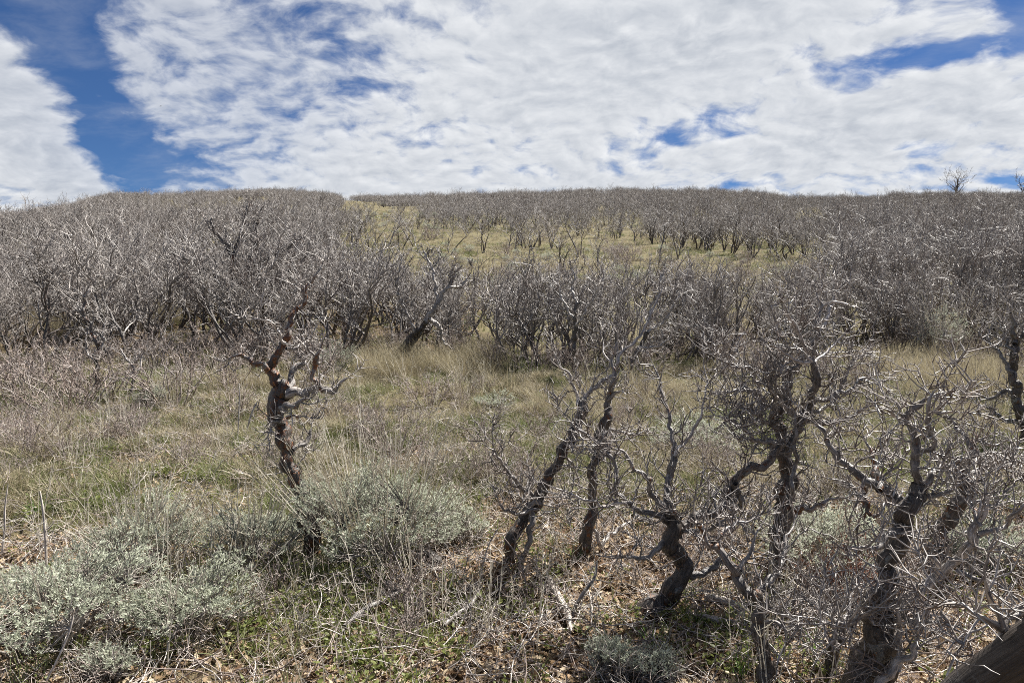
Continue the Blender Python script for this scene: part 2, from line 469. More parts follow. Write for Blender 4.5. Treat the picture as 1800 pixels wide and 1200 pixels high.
N_OAK = [0]
def traced_oak(seed, label, Y0, strokes, name='oak_tree', wood='oak', group=None, dens=16, lo=.08, hi=.24, rt=.0029, extra_up=.1, ws=.66):
    """strokes: list of (role, dens multiplier, depth start, depth end, lichen, [(px,py,width), ...])"""
    rng = np.random.default_rng(seed)
    first = strokes[0][5][0]
    b = W(first[0], first[1], Y0)
    root = thing(name, label, 'tree', b, group)
    N_OAK[0] += 1
    tw = []; trunk = []
    for role, dm, y0, y1, lich, pts in strokes:
        n = len(pts)
        q = []
        wob = np.cumsum(rng.normal(size=n) * .012)
        for k, (px, py, w) in enumerate(pts):
            Y = Y0 + y0 + (y1 - y0) * k / max(1, n - 1) + wob[k]
            p = W(px, py, Y) - b
            q.append([p[0], p[1], p[2], w * ws * .5 * Y / FOC])
        big = max(x[3] for x in q)
        cq = catmull(q, .009 if big > .012 else .016)
        P, r = cq[:, :3], np.maximum(cq[:, 3], .0012)
        sl_ = np.concatenate([[0], np.cumsum(np.linalg.norm(np.diff(P, axis=0), axis=1))])
        jit = np.stack([vnoise(sl_ * 26 + seed * 9 + i * 77 + y0 * 50 + pts[0][0], np.zeros(len(P))) - .5 for i in range(3)], axis=1)
        jit2 = np.stack([vnoise(sl_ * 9 + seed * 9 + i * 77 + 5 + pts[0][0], np.zeros(len(P))) - .5 for i in range(3)], axis=1)
        env = np.minimum(1, sl_ / .05)[:, None]
        P = P + env * (jit * np.clip(r, .004, .010)[:, None] * 2.4 + jit2 * np.clip(r, .008, .018)[:, None] * 2.9)
        ka = 0 if wood == 'old_oak' else (.2 if big > .02 else .34)
        r = r * (1 - .42 * ka + ka * vnoise(sl_ * (11 if big > .02 else 17) + seed + pts[0][1], np.zeros(len(P))))
        if wood == 'old_oak': P = np.array(cq[:, :3])
        if role != 'trunk' and len(P) > 4:
            r[-1] *= .35
        pl = dict(pts=P, r=r, sides=24 if big > .02 else (10 if big > .008 else 7), lich=lich, rnd=.95 if lich <= .1 and role != 'trunk' else rng.uniform(.36, .62), zs=.22 if wood == 'old_oak' else 1.0, amp=(.2 if wood == 'old_oak' else .40) if big > .02 else .28)
        if role == 'trunk': trunk.append(pl)
        else:
            md = MeshData(); md.tubes([pl]); ob('limb', md.mesh('limb', M[wood]), root)
        if dm > 0:
            shoots(rng, P, r, tw, dens * dm * 1.45, lo, hi, rt, .35 if role == 'trunk' else .06, 1.0, extra_up)
            if role != 'trunk':
                e = crooked(rng, P[-1], norm(P[-1] - P[-3]), rng.uniform(.06, .16), max(r[-2] * .7, rt), rt * .8, 4, .3, .08)
                tw.append(e); twig_cluster(rng, e, tw, 9, .03, .10, rt, 2)
    md = MeshData(); md.tubes(trunk); ob('trunk', md.mesh('trunk', M[wood]), root)
    if tw:
        md = MeshData(); md.tubes(tw); ob('crown', md.mesh('crown', M[wood]), root)
    return root

# ================================================================== SETTING
def build_ground():
    def axis(lim, n, near):
        t = np.linspace(-1, 1, n)
        return np.sinh(t * near) / math.sinh(near) * lim
    xs = axis(3000, 361, 7.2)
    t = np.linspace(0, 1, 420)
    ys = np.concatenate([-np.geomspace(3000, 2, 40), np.linspace(-1.5, 2.0, 8), 2 + np.sinh(t * 7.4) / math.sinh(7.4) * 2990])
    X, Yg = np.meshgrid(xs, ys)
    Z = height(X, Yg)
    v = np.stack([X, Yg, Z], axis=-1).reshape(-1, 3)
    ny, nx = X.shape
    i = np.arange(ny - 1)[:, None] * nx; j = np.arange(nx - 1)[None]
    f = np.stack(np.broadcast_arrays(i + j, i + j + 1, i + nx + j + 1, i + nx + j), axis=-1).reshape(-1, 4)
    md = MeshData(); md.add(v, f)
    me = md.mesh('hillside_ground', M['ground'], True, False)
    px, py = project(v[:, 0], np.maximum(v[:, 1], .5), v[:, 2])
    duff = np.clip(duff_density(v[:, 0], v[:, 1]), 0, 1)
    green = np.clip(1.1 - duff * .7, 0, 1)
    for nm, a_ in (('duff', duff), ('green', green)):
        a = me.attributes.new(nm, 'FLOAT', 'POINT'); a.data.foreach_set('value', a_.astype(np.float32))
    tag(ob('ground', me), kind='structure')

def ssn(v, a, b):
    t = np.clip((v - a) / (b - a), 0, 1); return t * t * (3 - 2 * t)

def duff_density(x, y):
    """where dead oak leaves lie: under the near oaks at right and in the thickets"""
    n = vnoise(x * .8 + 40, y * .8)
    d = ssn(x, -1.2, .4) * ssn(-y, -6.3, -5.0) + .62 * ssn(-y, -5.4, -3.9)
    d = d + .55 * ssn(-x, 2.2, 3.2) * ssn(y, 5.5, 6.5) * ssn(-y, -11, -8.5)
    d = d + .7 * ssn(y, 11, 12.5) * ssn(-x, .3, 1.2) * ssn(-y, -24, -20)
    d = d + .55 * ssn(vnoise(x * 1.3 + 90, y * 1.3 + 3), .45, .75) * ssn(-y, -10, -7) * ssn(-x, -1.5, .5)
    return d * (.45 + .9 * n)

def forest(px, row):
    """0..1 likelihood of an oak rooted at that spot of the hillside"""
    px = np.asarray(px, float); row = np.asarray(row, float)
    d = np.zeros_like(px)
    # far hillside above the grassy openings
    edge = np.interp(px, [-900, 560, 600, 640, 760, 860, 960, 1060, 1260, 1430, 1460, 1520, 2800],
                     [640, 640, 600, 404, 406, 406, 408, 422, 447, 466, 520, 640, 640])
    d = np.where(row < edge, 1.0, d)
    # grassy strip on the ridge shoulder
    wv = 26 * (vnoise(px / 30.0, row / 7.0) - .5)
    strip = (px + wv > 600) & (px + wv < 735) & (row > np.interp(px + wv, [596, 640, 735], [350, 357, 378])) & (row < 414)
    d = np.where(strip, .04, d)
    # tall left thicket
    lt = (row > 556) & (row < np.interp(px, [-300, 0, 150, 300, 560, 700, 830], [540, 545, 600, 628, 634, 640, 622])) & (px < 815)
    d = np.where((px < 830) & (row <= 660) & (row >= edge), 0, d)
    d = np.where(lt, 1.0, d)
    d = np.where((px > 560) & (px < 800) & (row >= edge) & (row < 556), .07, d)
    hole = vnoise(px / 46.0 + 3, row / 9.0 + 1)
    d = np.where((row < edge) & (hole < .2) & (row < 470), .2, d)
    # clumps in the clearing
    for cx, cy, rx, ry, a in ((830, 470, 50, 10, .25), (960, 480, 120, 12, .18), (1150, 458, 60, 7, .3), (1200, 495, 90, 8, .25), (940, 438, 62, 7, .9), (812, 418, 28, 4, .9), (1075, 470, 40, 8, .35), (1010, 452, 30, 5, .5), (865, 445, 22, 5, .4), (1290, 482, 30, 6, .15)):
        d = np.where(((px - cx) / rx) ** 2 + ((row - cy) / ry) ** 2 < 1, a, d)
    # middle thicket behind the meadow
    mt = (px > 850) & (px < 1290) & (row > 588) & (row < np.interp(px, [850, 900, 1000, 1290], [610, 655, 668, 655]))
    gap = ssn(vnoise(px / 38.0, row / 16.0 + 40), .22, .5)
    d = np.where(mt, gap, d)
    # right hand thickets
    rt = (px >= 1290) & (row > 545) & (row < np.interp(px, [1290, 1500, 1650, 1800, 2400], [650, 640, 628, 650, 700]))
    d = np.where(rt, gap, d)
    d = np.where((px > 1180) & (px < 1450) & (row > 515) & (row < 590), .30, d)
    d = np.where(row > 705, 0, d)
    return d

build_ground()

# ------------------------------------------------------------------ stuff scatter
PROTO = bpy.data.collections.new('prototypes')   # never linked to the scene
def proto_collection(name, meshes):
    c = bpy.data.collections.new(name)
    for i, me in enumerate(meshes):
        c.objects.link(bpy.data.objects.new('%s_%02d' % (name, i), me))
    return c

def scatter(name, coll, n_proto, pos, rot, scl, idx, label, cat=None):
    me = bpy.data.meshes.new(name)
    me.vertices.add(len(pos)); me.vertices.foreach_set('co', np.asarray(pos, np.float32).ravel())
    a = me.attributes.new('rot', 'FLOAT_VECTOR', 'POINT'); a.data.foreach_set('vector', np.asarray(rot, np.float32).ravel())
    a = me.attributes.new('scl', 'FLOAT', 'POINT'); a.data.foreach_set('value', np.asarray(scl, np.float32))
    a = me.attributes.new('idx', 'INT', 'POINT'); a.data.foreach_set('value', np.asarray(idx, np.int32))
    ng = bpy.data.node_groups.new(name + '_scatter', 'GeometryNodeTree')
    ng.interface.new_socket('Geometry', in_out='INPUT', socket_type='NodeSocketGeometry')
    ng.interface.new_socket('Geometry', in_out='OUTPUT', socket_type='NodeSocketGeometry')
    N = ng.nodes.new
    gi, go = N('NodeGroupInput'), N('NodeGroupOutput')
    ci = N('GeometryNodeCollectionInfo'); ci.inputs['Collection'].default_value = coll
    ci.inputs['Separate Children'].default_value = True; ci.inputs['Reset Children'].default_value = True
    ip = N('GeometryNodeInstanceOnPoints'); ip.inputs['Pick Instance'].default_value = True
    def na(nm, t):
        x = N('GeometryNodeInputNamedAttribute'); x.data_type = t; x.inputs['Name'].default_value = nm; return x.outputs[0]
    L = ng.links.new
    L(gi.outputs[0], ip.inputs['Points']); L(ci.outputs[0], ip.inputs['Instance'])
    L(na('idx', 'INT'), ip.inputs['Instance Index'])
    L(na('rot', 'FLOAT_VECTOR'), ip.inputs['Rotation'])
    L(na('scl', 'FLOAT'), ip.inputs['Scale'])
    L(ip.outputs[0], go.inputs[0])
    o = ob(name, me)
    md = o.modifiers.new('scatter', 'NODES'); md.node_group = ng
    tag(o, label, cat, None, 'stuff')
    return o

rngG = np.random.default_rng(7)
np.random.seed(5)
random.seed(5)

# ================================================================== OAK PROTOTYPES
def proto_oak(seed, H, detail, stems, **kw):
    rng = np.random.default_rng(seed)
    t, c = grow_tree(rng, H, detail, stems, **kw)
    mt = MeshData().tubes(t).mesh('trunk', M['oak'])
    mc = MeshData().tubes(c).mesh('crown', M['oak'])
    return mt, mc

MID = [proto_oak(100 + i, 2.6, 3 if i < 6 else 2, st, lean=ln, rt=.0054, crown_lo=lo) for i, (st, ln, lo) in enumerate([
    (4, (.1, 0), .3), (5, (-.15, .1), .35), (3, (.3, 0), .35), (5, (0, .1), .3), (4, (.25, -.1), .4), (3, (-.15, 0), .3),
    (2, (.0, 0), .45), (3, (.15, 0), .4), (2, (-.2, 0), .5), (1, (.1, .1), .4)])]
SLIM = [proto_oak(160 + i, 2.0, 2, 4, lean=((i - 2) * .08, 0), rt=.0046, crown_lo=.45, spread=.55) for i in range(5)]
MID = MID + SLIM
FAR = []
for i in range(8):
    rng = np.random.default_rng(300 + i)
    t, c = grow_tree(rng, 2.6, 1, 2 if i % 3 else 3, lean=(rng.uniform(-.1, .3), 0), rt=.0066, crown_lo=.45 if i % 2 else .2)
    md = MeshData().tubes(t + c)
    FAR.append(md.mesh('far_oak', M['oak']))

# ---------------- place oaks over the hillside
cand = []
def add_cands(y0, y1, sp, jit=.5):
    ys = np.arange(y0, y1, sp)
    for y in ys:
        half = y * .80 + 4
        xs = np.arange(-half, half, sp)
        xx = xs + rngG.uniform(-jit, jit, len(xs)) * sp
        yy = y + rngG.uniform(-jit, jit, len(xs)) * sp
        zz = height(xx, yy)
        px, row = project(xx, yy, zz)
        n = vnoise(xx * .13 + 5, yy * .13 + 9)
        keep = rngG.random(len(xs)) < forest(px, row) * np.where(y > 45, np.clip(.95 + 1.6 * (n - .42), .45, 1), 1)
        for x, yv, z, p, r_ in zip(xx[keep], yy[keep], zz[keep], px[keep], row[keep]):
            cand.append((x, yv, z, p, r_))
add_cands(8.5, 24, 1.16)
cand = [q_ for q_ in cand if not (q_[3] > 840 and q_[1] < 17)]
c0 = len(cand); keep_ = list(cand); cand.clear()
add_cands(8.5, 17, .76)
cand.extend(keep_[:0]); cand = keep_ + [q_ for q_ in cand if q_[3] > 840]
add_cands(24, 60, 1.25)
add_cands(60, 205, 1.22)
rows = []
for x, y, z, px, row in cand:
    if px < 830 and 11 < y < 24: h = rngG.uniform(1.6, 2.75) * np.interp(px, [0, 150, 560, 760, 830], [.95, .95, 1.0, .85, .62])
    elif y < 16 and px < 1300: h = rngG.uniform(.8, 1.95)
    elif y < 16: h = rngG.uniform(1.1, 1.75)
    elif y < 30 and px < 1460: h = rngG.uniform(.9, 1.5)
    elif y < 28: h = rngG.uniform(1.7, 2.6)
    elif row < 455 and y > 45: h = rngG.uniform(1.1, 1.95) * (.85 if px < 800 else 1) * (.72 + .56 * float(vnoise(x * .21 + 70, y * .21))) * (1.25 if rngG.random() < .06 else 1)
    else: h = rngG.uniform(1.6, 2.7)
    rows.append((h / y, h, x, y, z, px, row))
rows.sort(key=lambda r: -r[0])
N_TRACED = 22
near = [r for r in rows if -60 < r[5] < 1860][:300 - N_TRACED]
near_ids = set(id(r) for r in near)
far = [r for r in rows if id(r) not in near_ids]
print('oaks', len(rows), 'individual', len(near), 'nearest far', min(r[3] for r in far))

ZONES = {
 'LF': ('tall bare grey oak in the front row of the thick stand left of the meadow', 'front oaks of the tall left thicket'),
 'LB': ('tall bare oak in the back rows of the stand left of the meadow', 'rear oaks of the tall left thicket'),
 'LE': ('dark bare oak in the clump at the left edge above the dry grass', 'oaks of the clump at the left edge'),
 'MF': ('small bare purplish oak in the middle thicket just behind the meadow', 'oaks of the middle thicket'),
 'CL': ('bare oak standing alone or in a clump on the grassy clearing of the slope', 'oaks dotted over the clearing'),
 'RF': ('short bare twiggy oak in the right thicket behind the crooked foreground oaks', 'oaks of the near right thicket'),
 'RB': ('grey bare oak on the lower right slope below the dense wooded hillside', 'oaks of the lower right slope'),
 'HL': ('far bare oak on the wooded hillside left of the grassy strip', 'oaks of the left hillside'),
 'HR': ('bare oak at the lower edge of the dense woodland above the clearing', 'oaks along the lower edge of the hillside wood'),
}
proto_roots = {}
for (k, h, x, y, z, px, row) in near:
    if px < 830 and y < 24:
        zn = 'LE' if px < 160 else ('LF' if row > 600 else 'LB')
    elif px < 830: zn = 'HL'
    elif px < 1290 and y < 16.5: zn = 'MF'
    elif px >= 1290 and y < 16.5: zn = 'RF'
    elif px >= 1430 and y < 45: zn = 'RB'
    elif row > 466 - (px < 1100) * 60: zn = 'CL'
    else: zn = 'HR'
    label, group = ZONES[zn]
    i = int(rngG.integers(0, 6)) if y < 20 else int(rngG.integers(0, 10))
    if px > 840 and y < 20 and rngG.random() < .7: i = 10 + int(rngG.integers(0, 5))
    sc = h / (2.6 if i < 10 else 2.0); rz = rngG.uniform(0, 2 * PI)
    if i not in proto_roots:
        t = thing('oak_tree', label, 'tree', (x, y, z), group)
        ob('trunk', MID[i][0], t); ob('crown', MID[i][1], t)
        t.scale = (sc, sc, sc); t.rotation_euler = (0, 0, rz); proto_roots[i] = t
    else:
        dup(proto_roots[i], (x, y, z), rz, sc, label, group, (rngG.uniform(-.08, .08), rngG.uniform(-.08, .08)))

f = np.array([(x, y, z, h) for (k, h, x, y, z, px, row) in far])
n = len(f)
scatter('distant_oak_wood', proto_collection('far_oak', FAR), len(FAR), f[:, :3],
        np.stack([rngG.uniform(-.1, .1, n), rngG.uniform(-.1, .1, n), rngG.uniform(0, 6.28, n)], 1), f[:, 3] / 2.6,
        rngG.integers(0, len(FAR), n), 'dense grey brown wood of bare oaks covering the far hillside up to the ridge', 'woodland')

# tall oaks on the skyline
def ridge_oak(seed, px, row, h, label):
    rng = np.random.default_rng(seed)
    Y = 172.0
    x = (px - CX) / FOC * Y * 1.0
    z = float(height(x, Y))
    t, c = grow_tree(rng, h, 2, 2, rt=.02, spread=1.3, crown_lo=.35)
    for p in t + c: p['r'] = p['r'] * 1.5
    root = thing('oak_tree', label, 'tree', (x, Y, z)); N_OAK[0] += 1
    ob('trunk', MeshData().tubes(t).mesh('trunk', M['oak']), root)
    ob('crown', MeshData().tubes(c).mesh('crown', M['oak']), root)
ridge_oak(501, 1668, 330, 8.6, 'tallest crooked bare oak standing out against the clouds on the right ridge')
ridge_oak(502, 1790, 340, 6.8, 'bare oak rising above the ridge line at the right edge of the picture')

# ================================================================== FOREGROUND OAKS (traced)
def oak(seed, label, basepx, strokes, Y=None, **kw):
    return traced_oak(seed, label, ground_Y(*basepx) if Y is None else Y, strokes, **kw)

T, LB = 'trunk', 'limb'
oak(1, 'lone gnarled oak with orange lichen rising out of the grey sagebrush at left', (540, 905), [
 (T, .25, 0, 0, .75, [(553, 1000, 58), (550, 965, 50), (545, 935, 46), (540, 915, 44), (533, 870, 42), (520, 830, 42), (505, 800, 42), (492, 765, 45), (487, 735, 49), (490, 705, 52), (499, 686, 46), (506, 676, 22)]),
 (LB, .5, 0, .1, .9, [(500, 690, 38), (487, 670, 30), (475, 657, 28), (470, 645, 28), (480, 632, 24), (492, 615, 21), (502, 602, 23), (508, 585, 18), (514, 565, 16), (522, 545, 14), (532, 520, 12), (545, 500, 9), (556, 478, 5)]),
 (LB, .5, 0, -.1, .8, [(471, 650, 17), (455, 640, 15), (440, 632, 13), (428, 626, 13), (415, 630, 9), (403, 634, 4)]),
 (LB, .5, .02, -.1, .1, [(501, 604, 11), (490, 590, 9), (483, 573, 7), (471, 563, 5), (448, 558, 3)]),
 (LB, .6, .02, .2, .5, [(503, 612, 11), (520, 610, 9), (533, 606, 6), (544, 600, 3)]),
 (LB, .35, 0, -.15, .1, [(503, 692, 30), (520, 688, 25), (535, 695, 23), (550, 690, 20), (565, 689, 18), (578, 687, 16), (590, 680, 12), (603, 672, 9), (613, 666, 5)]),
 (LB, .5, -.08, -.08, .9, [(568, 688, 13), (560, 672, 12), (555, 656, 12), (556, 640, 15), (558, 632, 15), (561, 620, 8), (565, 606, 7), (568, 590, 3)]),
 (LB, .5, -.08, -.2, .5, [(559, 630, 9), (548, 621, 7), (540, 614, 5), (537, 602, 3)]),
 (LB, .7, 0, .15, .5, [(506, 682, 22), (514, 662, 17), (524, 646, 15), (533, 636, 11), (540, 625, 5)]),
 (LB, .5, -.05, -.2, .5, [(490, 738, 20), (505, 722, 19), (518, 709, 16), (530, 704, 11), (545, 703, 5)]),
 (LB, .3, -.05, -.12, .9, [(505, 735, 11), (517, 731, 9), (527, 729, 6)]),
 (LB, .3, -.03, -.12, .2, [(492, 742, 10), (482, 738, 8), (476, 744, 4)]),
 (LB, .5, .0, .1, .3, [(515, 790, 16), (530, 780, 12), (538, 768, 10), (545, 755, 5)]),
], dens=26, lo=.05, hi=.19, ws=0.58, Y=4.42)

oak(2, 'slender dark oak leaning right beside the meadow with a pale upper limb', (890, 995), [
 (T, .3, 0, .1, .6, [(885, 1012, 34), (888, 995, 31), (895, 965, 30), (903, 940, 30), (920, 915, 30), (938, 895, 30), (950, 875, 28), (962, 855, 27), (970, 835, 25), (978, 815, 23), (985, 795, 27), (1000, 780, 27), (1008, 760, 22), (1015, 738, 21), (1019, 714, 21), (1022, 706, 10)]),
 (LB, .7, .1, .3, .1, [(1018, 716, 14), (1030, 703, 13), (1040, 690, 12), (1055, 675, 12), (1068, 662, 11), (1080, 645, 10), (1090, 625, 9), (1100, 611, 8), (1115, 600, 7), (1130, 585, 6), (1142, 560, 5), (1155, 525, 4), (1166, 500, 2.5)]),
 (LB, .6, .1, 0, .1, [(1016, 712, 9), (1008, 690, 8), (1003, 670, 8), (998, 655, 7), (985, 645, 5), (975, 622, 3)]),
 (LB, 1., .15, .3, .1, [(1080, 648, 6), (1072, 635, 5), (1062, 618, 4), (1058, 600, 3)]),
 (LB, 1.2, 0, -.25, .2, [(948, 885, 13), (930, 870, 12), (912, 858, 11), (900, 840, 10), (890, 825, 8), (878, 812, 7), (870, 795, 5), (864, 768, 3)]),
 (LB, 1.4, 0, -.2, .2, [(945, 895, 10), (920, 900, 9), (895, 898, 7), (878, 888, 4)]),
 (LB, .6, 0, .0, .2, [(917, 990, 15), (922, 960, 14), (928, 930, 13), (936, 905, 13), (944, 885, 12)]),
 (LB, 1.2, .05, .3, .3, [(990, 800, 8), (1005, 815, 6), (1018, 840, 5), (1022, 862, 3)]),
], dens=13, lo=.07, hi=.2, ws=0.7)

oak(3, 'upright thin dark oak standing right beside the leaning slender oak', (1020, 982), [
 (T, .6, 0, 0, .6, [(1012, 1000, 38), (1018, 986, 35), (1028, 965, 32), (1038, 940, 27), (1042, 915, 25), (1040, 890, 23), (1038, 860, 22), (1042, 830, 21), (1048, 805, 21), (1055, 780, 23), (1062, 755, 23), (1066, 738, 25), (1068, 715, 17), (1070, 695, 14), (1069, 672, 11), (1074, 655, 9), (1073, 638, 8), (1080, 620, 6), (1085, 598, 4)]),
 (LB, 1., 0, -.1, .2, [(1069, 704, 10), (1080, 692, 8), (1093, 686, 4)]),
 (LB, 1., 0, .25, .2, [(1062, 752, 9), (1085, 757, 7), (1108, 765, 6), (1128, 757, 3)]),
 (LB, 1., 0, .3, .1, [(1044, 930, 10), (1060, 960, 10), (1075, 945, 9), (1092, 928, 8), (1110, 918, 5)]),
 (LB, 1., 0, -.2, .2, [(1050, 800, 8), (1030, 790, 6), (1015, 800, 4)]),
], dens=16, lo=.06, hi=.18, ws=0.72)

oak(4, 'thick leaning oak with long pale limbs reaching left, dark base on leaf litter', (1140, 1080), [
 (T, .15, 0, 0, .5, [(1120, 1100, 64), (1140, 1086, 62), (1160, 1066, 56), (1180, 1045, 52), (1195, 1022, 48), (1202, 1003, 43), (1197, 985, 41), (1189, 965, 39), (1181, 945, 37), (1182, 925, 33), (1186, 908, 26)]),
 (LB, .8, 0, -.15, .5, [(1186, 912, 22), (1172, 895, 15), (1160, 885, 13), (1150, 870, 12), (1145, 855, 11), (1135, 840, 10), (1122, 825, 9), (1110, 815, 8), (1100, 800, 8), (1088, 790, 6), (1074, 786, 3)]),
 (LB, .8, 0, -.3, .3, [(1186, 918, 20), (1165, 910, 13), (1140, 905, 12), (1122, 900, 11), (1100, 882, 10), (1085, 862, 10), (1077, 835, 9), (1075, 808, 9), (1060, 785, 8), (1035, 767, 7), (1010, 750, 5), (986, 725, 2.5)]),
 (LB, .8, -.15, -.25, .1, [(1102, 883, 8), (1070, 886, 8), (1040, 880, 7), (1010, 868, 6), (985, 860, 4), (962, 850, 3)]),
 (LB, .45, 0, .25, .6, [(1188, 945, 26), (1208, 918, 23), (1230, 898, 22), (1255, 884, 22), (1277, 860, 22), (1307, 830, 21), (1332, 815, 20), (1357, 790, 18), (1387, 770, 16), (1410, 748, 13)]),
 (LB, 1., .25, .0, .1, [(1412, 740, 13), (1395, 728, 11), (1375, 706, 10), (1358, 688, 7), (1348, 660, 4)]),
 (LB, .8, 0, .2, .2, [(1203, 1006, 20), (1225, 1006, 17), (1250, 1000, 15), (1268, 988, 13), (1282, 975, 8)]),
 (LB, .7, 0, .2, .6, [(1184, 908, 22), (1172, 880, 19), (1180, 850, 17), (1189, 825, 17), (1187, 790, 11), (1180, 760, 9), (1172, 730, 8), (1165, 700, 7), (1155, 665, 5), (1148, 636, 3)]),
 (LB, .8, .1, .3, .1, [(1187, 802, 9), (1205, 780, 8), (1218, 755, 7), (1228, 730, 6), (1235, 700, 5), (1240, 660, 4), (1238, 612, 2.5)]),
 (LB, .9, 0, -.2, .2, [(1182, 948, 18), (1165, 957, 15), (1148, 975, 13), (1125, 983, 11), (1105, 980, 6)]),
 (LB, 1., .1, .4, .3, [(1292, 848, 14), (1300, 880, 13), (1290, 900, 10), (1300, 830, 6)]),
 (LB, 1.5, 0, -.2, .3, [(1190, 920, 12), (1215, 930, 11), (1240, 928, 9), (1268, 915, 7), (1300, 910, 4)]),
], dens=17, lo=.07, hi=.24, ws=0.74)

oak(5, 'crooked oak bending left above its base at the bottom edge among leaf litter', (1355, 1215), [
 (T, .4, 0, 0, .5, [(1360, 1240, 48), (1355, 1215, 46), (1348, 1180, 42), (1343, 1150, 41), (1335, 1120, 38), (1332, 1090, 37), (1325, 1060, 35), (1320, 1040, 35), (1310, 1015, 31), (1295, 1000, 29), (1280, 985, 27), (1270, 970, 24), (1258, 955, 18)]),
 (LB, .9, 0, .3, .2, [(1322, 1045, 20), (1345, 1022, 17), (1360, 998, 15), (1372, 968, 12), (1380, 935, 8), (1395, 915, 4)]),
 (LB, .9, 0, .1, .2, [(1300, 1002, 15), (1312, 980, 13), (1322, 963, 11), (1330, 945, 8), (1345, 920, 4)]),
 (LB, .9, 0, -.1, .8, [(1262, 960, 18), (1245, 948, 14), (1232, 930, 13), (1222, 915, 9), (1205, 905, 5)]),
 (LB, .9, 0, .1, .6, [(1262, 960, 15), (1270, 940, 12), (1285, 925, 10), (1310, 915, 7), (1335, 900, 4)]),
 (LB, .9, 0, -.15, .2, [(1335, 1100, 12), (1360, 1092, 10), (1380, 1105, 9), (1385, 1130, 7), (1370, 1160, 6), (1362, 1195, 4)]),
 (LB, 1., 0, .1, .2, [(1330, 1085, 10), (1352, 1070, 9), (1380, 1075, 8), (1400, 1095, 6), (1412, 1120, 3)]),
], dens=17, lo=.06, hi=.2, Y=2.95, ws=0.62)

oak(6, 'tallest of the tangled right oaks, furrowed trunk and broken bleached top', (1352, 1052), [
 (T, .25, 0, .1, .6, [(1346, 1075, 44), (1352, 1055, 40), (1362, 1015, 36), (1368, 985, 34), (1364, 955, 35), (1370, 925, 37), (1372, 900, 39), (1380, 870, 35), (1384, 840, 35), (1382, 810, 33), (1372, 780, 30), (1365, 745, 27), (1366, 715, 25), (1376, 690, 23), (1386, 668, 23), (1395, 650, 16)]),
 (LB, .7, .1, .2, .2, [(1393, 655, 17), (1408, 632, 15), (1422, 612, 14), (1435, 588, 14), (1442, 562, 13), (1446, 540, 10), (1440, 525, 7), (1436, 512, 3)]),
 (LB, .8, .2, .1, .1, [(1446, 540, 8), (1460, 533, 7), (1478, 534, 5), (1496, 537, 3)]),
 (LB, .7, .2, .4, .1, [(1438, 585, 9), (1452, 560, 8), (1462, 530, 7), (1470, 500, 4)]),
 (LB, .5, 0, -.15, .7, [(1366, 958, 26), (1382, 935, 23), (1395, 910, 23), (1406, 900, 18), (1425, 890, 11), (1447, 882, 9), (1475, 875, 4)]),
 (LB, .5, -.1, -.1, .8, [(1405, 902, 10), (1409, 888, 8), (1414, 877, 6)]),
 (LB, .8, 0, -.15, .4, [(1385, 800, 15), (1405, 765, 15), (1418, 725, 16), (1422, 690, 17), (1424, 660, 16), (1430, 637, 16)]),
 (LB, 1., -.15, -.25, .1, [(1430, 638, 9), (1422, 612, 8), (1410, 590, 7), (1392, 570, 6), (1384, 555, 4), (1378, 540, 3)]),
 (LB, 1., -.15, -.3, .1, [(1430, 638, 9), (1418, 605, 8), (1405, 580, 7), (1390, 562, 5), (1380, 530, 3)]),
 (LB, 1.2, -.15, 0, .1, [(1430, 638, 9), (1445, 625, 7), (1465, 612, 5), (1485, 590, 3)]),
 (LB, 1.2, -.15, -.35, .1, [(1430, 634, 9), (1400, 630, 7), (1372, 617, 5), (1352, 608, 3)]),
 (LB, 1.2, 0, -.15, .2, [(1370, 702, 14), (1360, 682, 12), (1357, 665, 11), (1356, 645, 8), (1352, 615, 4)]),
 (LB, 1.2, -.1, -.1, .1, [(1357, 664, 9), (1370, 650, 8), (1378, 640, 6), (1380, 628, 3)]),
 (LB, 1.3, 0, -.3, .2, [(1366, 720, 13), (1345, 705, 11), (1320, 690, 9), (1300, 684, 8), (1272, 690, 5), (1250, 688, 3)]),
 (LB, 1.3, 0, -.3, .3, [(1368, 750, 12), (1345, 740, 10), (1322, 722, 9), (1305, 708, 7), (1285, 705, 3)]),
 (LB, 1.3, 0, -.35, .2, [(1372, 785, 12), (1350, 772, 11), (1325, 765, 10), (1300, 752, 8), (1282, 742, 6), (1262, 735, 3)]),
 (LB, 1.3, -.1, -.4, .3, [(1345, 705, 9), (1330, 670, 8), (1318, 645, 6), (1285, 640, 5), (1258, 628, 3)]),
 (LB, .6, -.1, -.1, .2, [(1393, 880, 11), (1396, 830, 11), (1396, 790, 10), (1400, 750, 8), (1396, 715, 4)]),
 (LB, 1.3, 0, .1, .3, [(1422, 705, 11), (1450, 696, 10), (1475, 690, 10), (1495, 687, 8), (1508, 672, 7), (1530, 668, 5), (1558, 670, 3)]),
 (LB, 1.3, 0, -.1, .3, [(1415, 735, 14), (1440, 748, 13), (1470, 738, 10), (1500, 728, 8), (1530, 712, 5)]),
 (LB, 1.3, 0, .2, .3, [(1420, 725, 10), (1445, 715, 9), (1470, 700, 8), (1490, 655, 5), (1500, 640, 3)]),
], dens=20, lo=.06, hi=.2, ws=0.74)

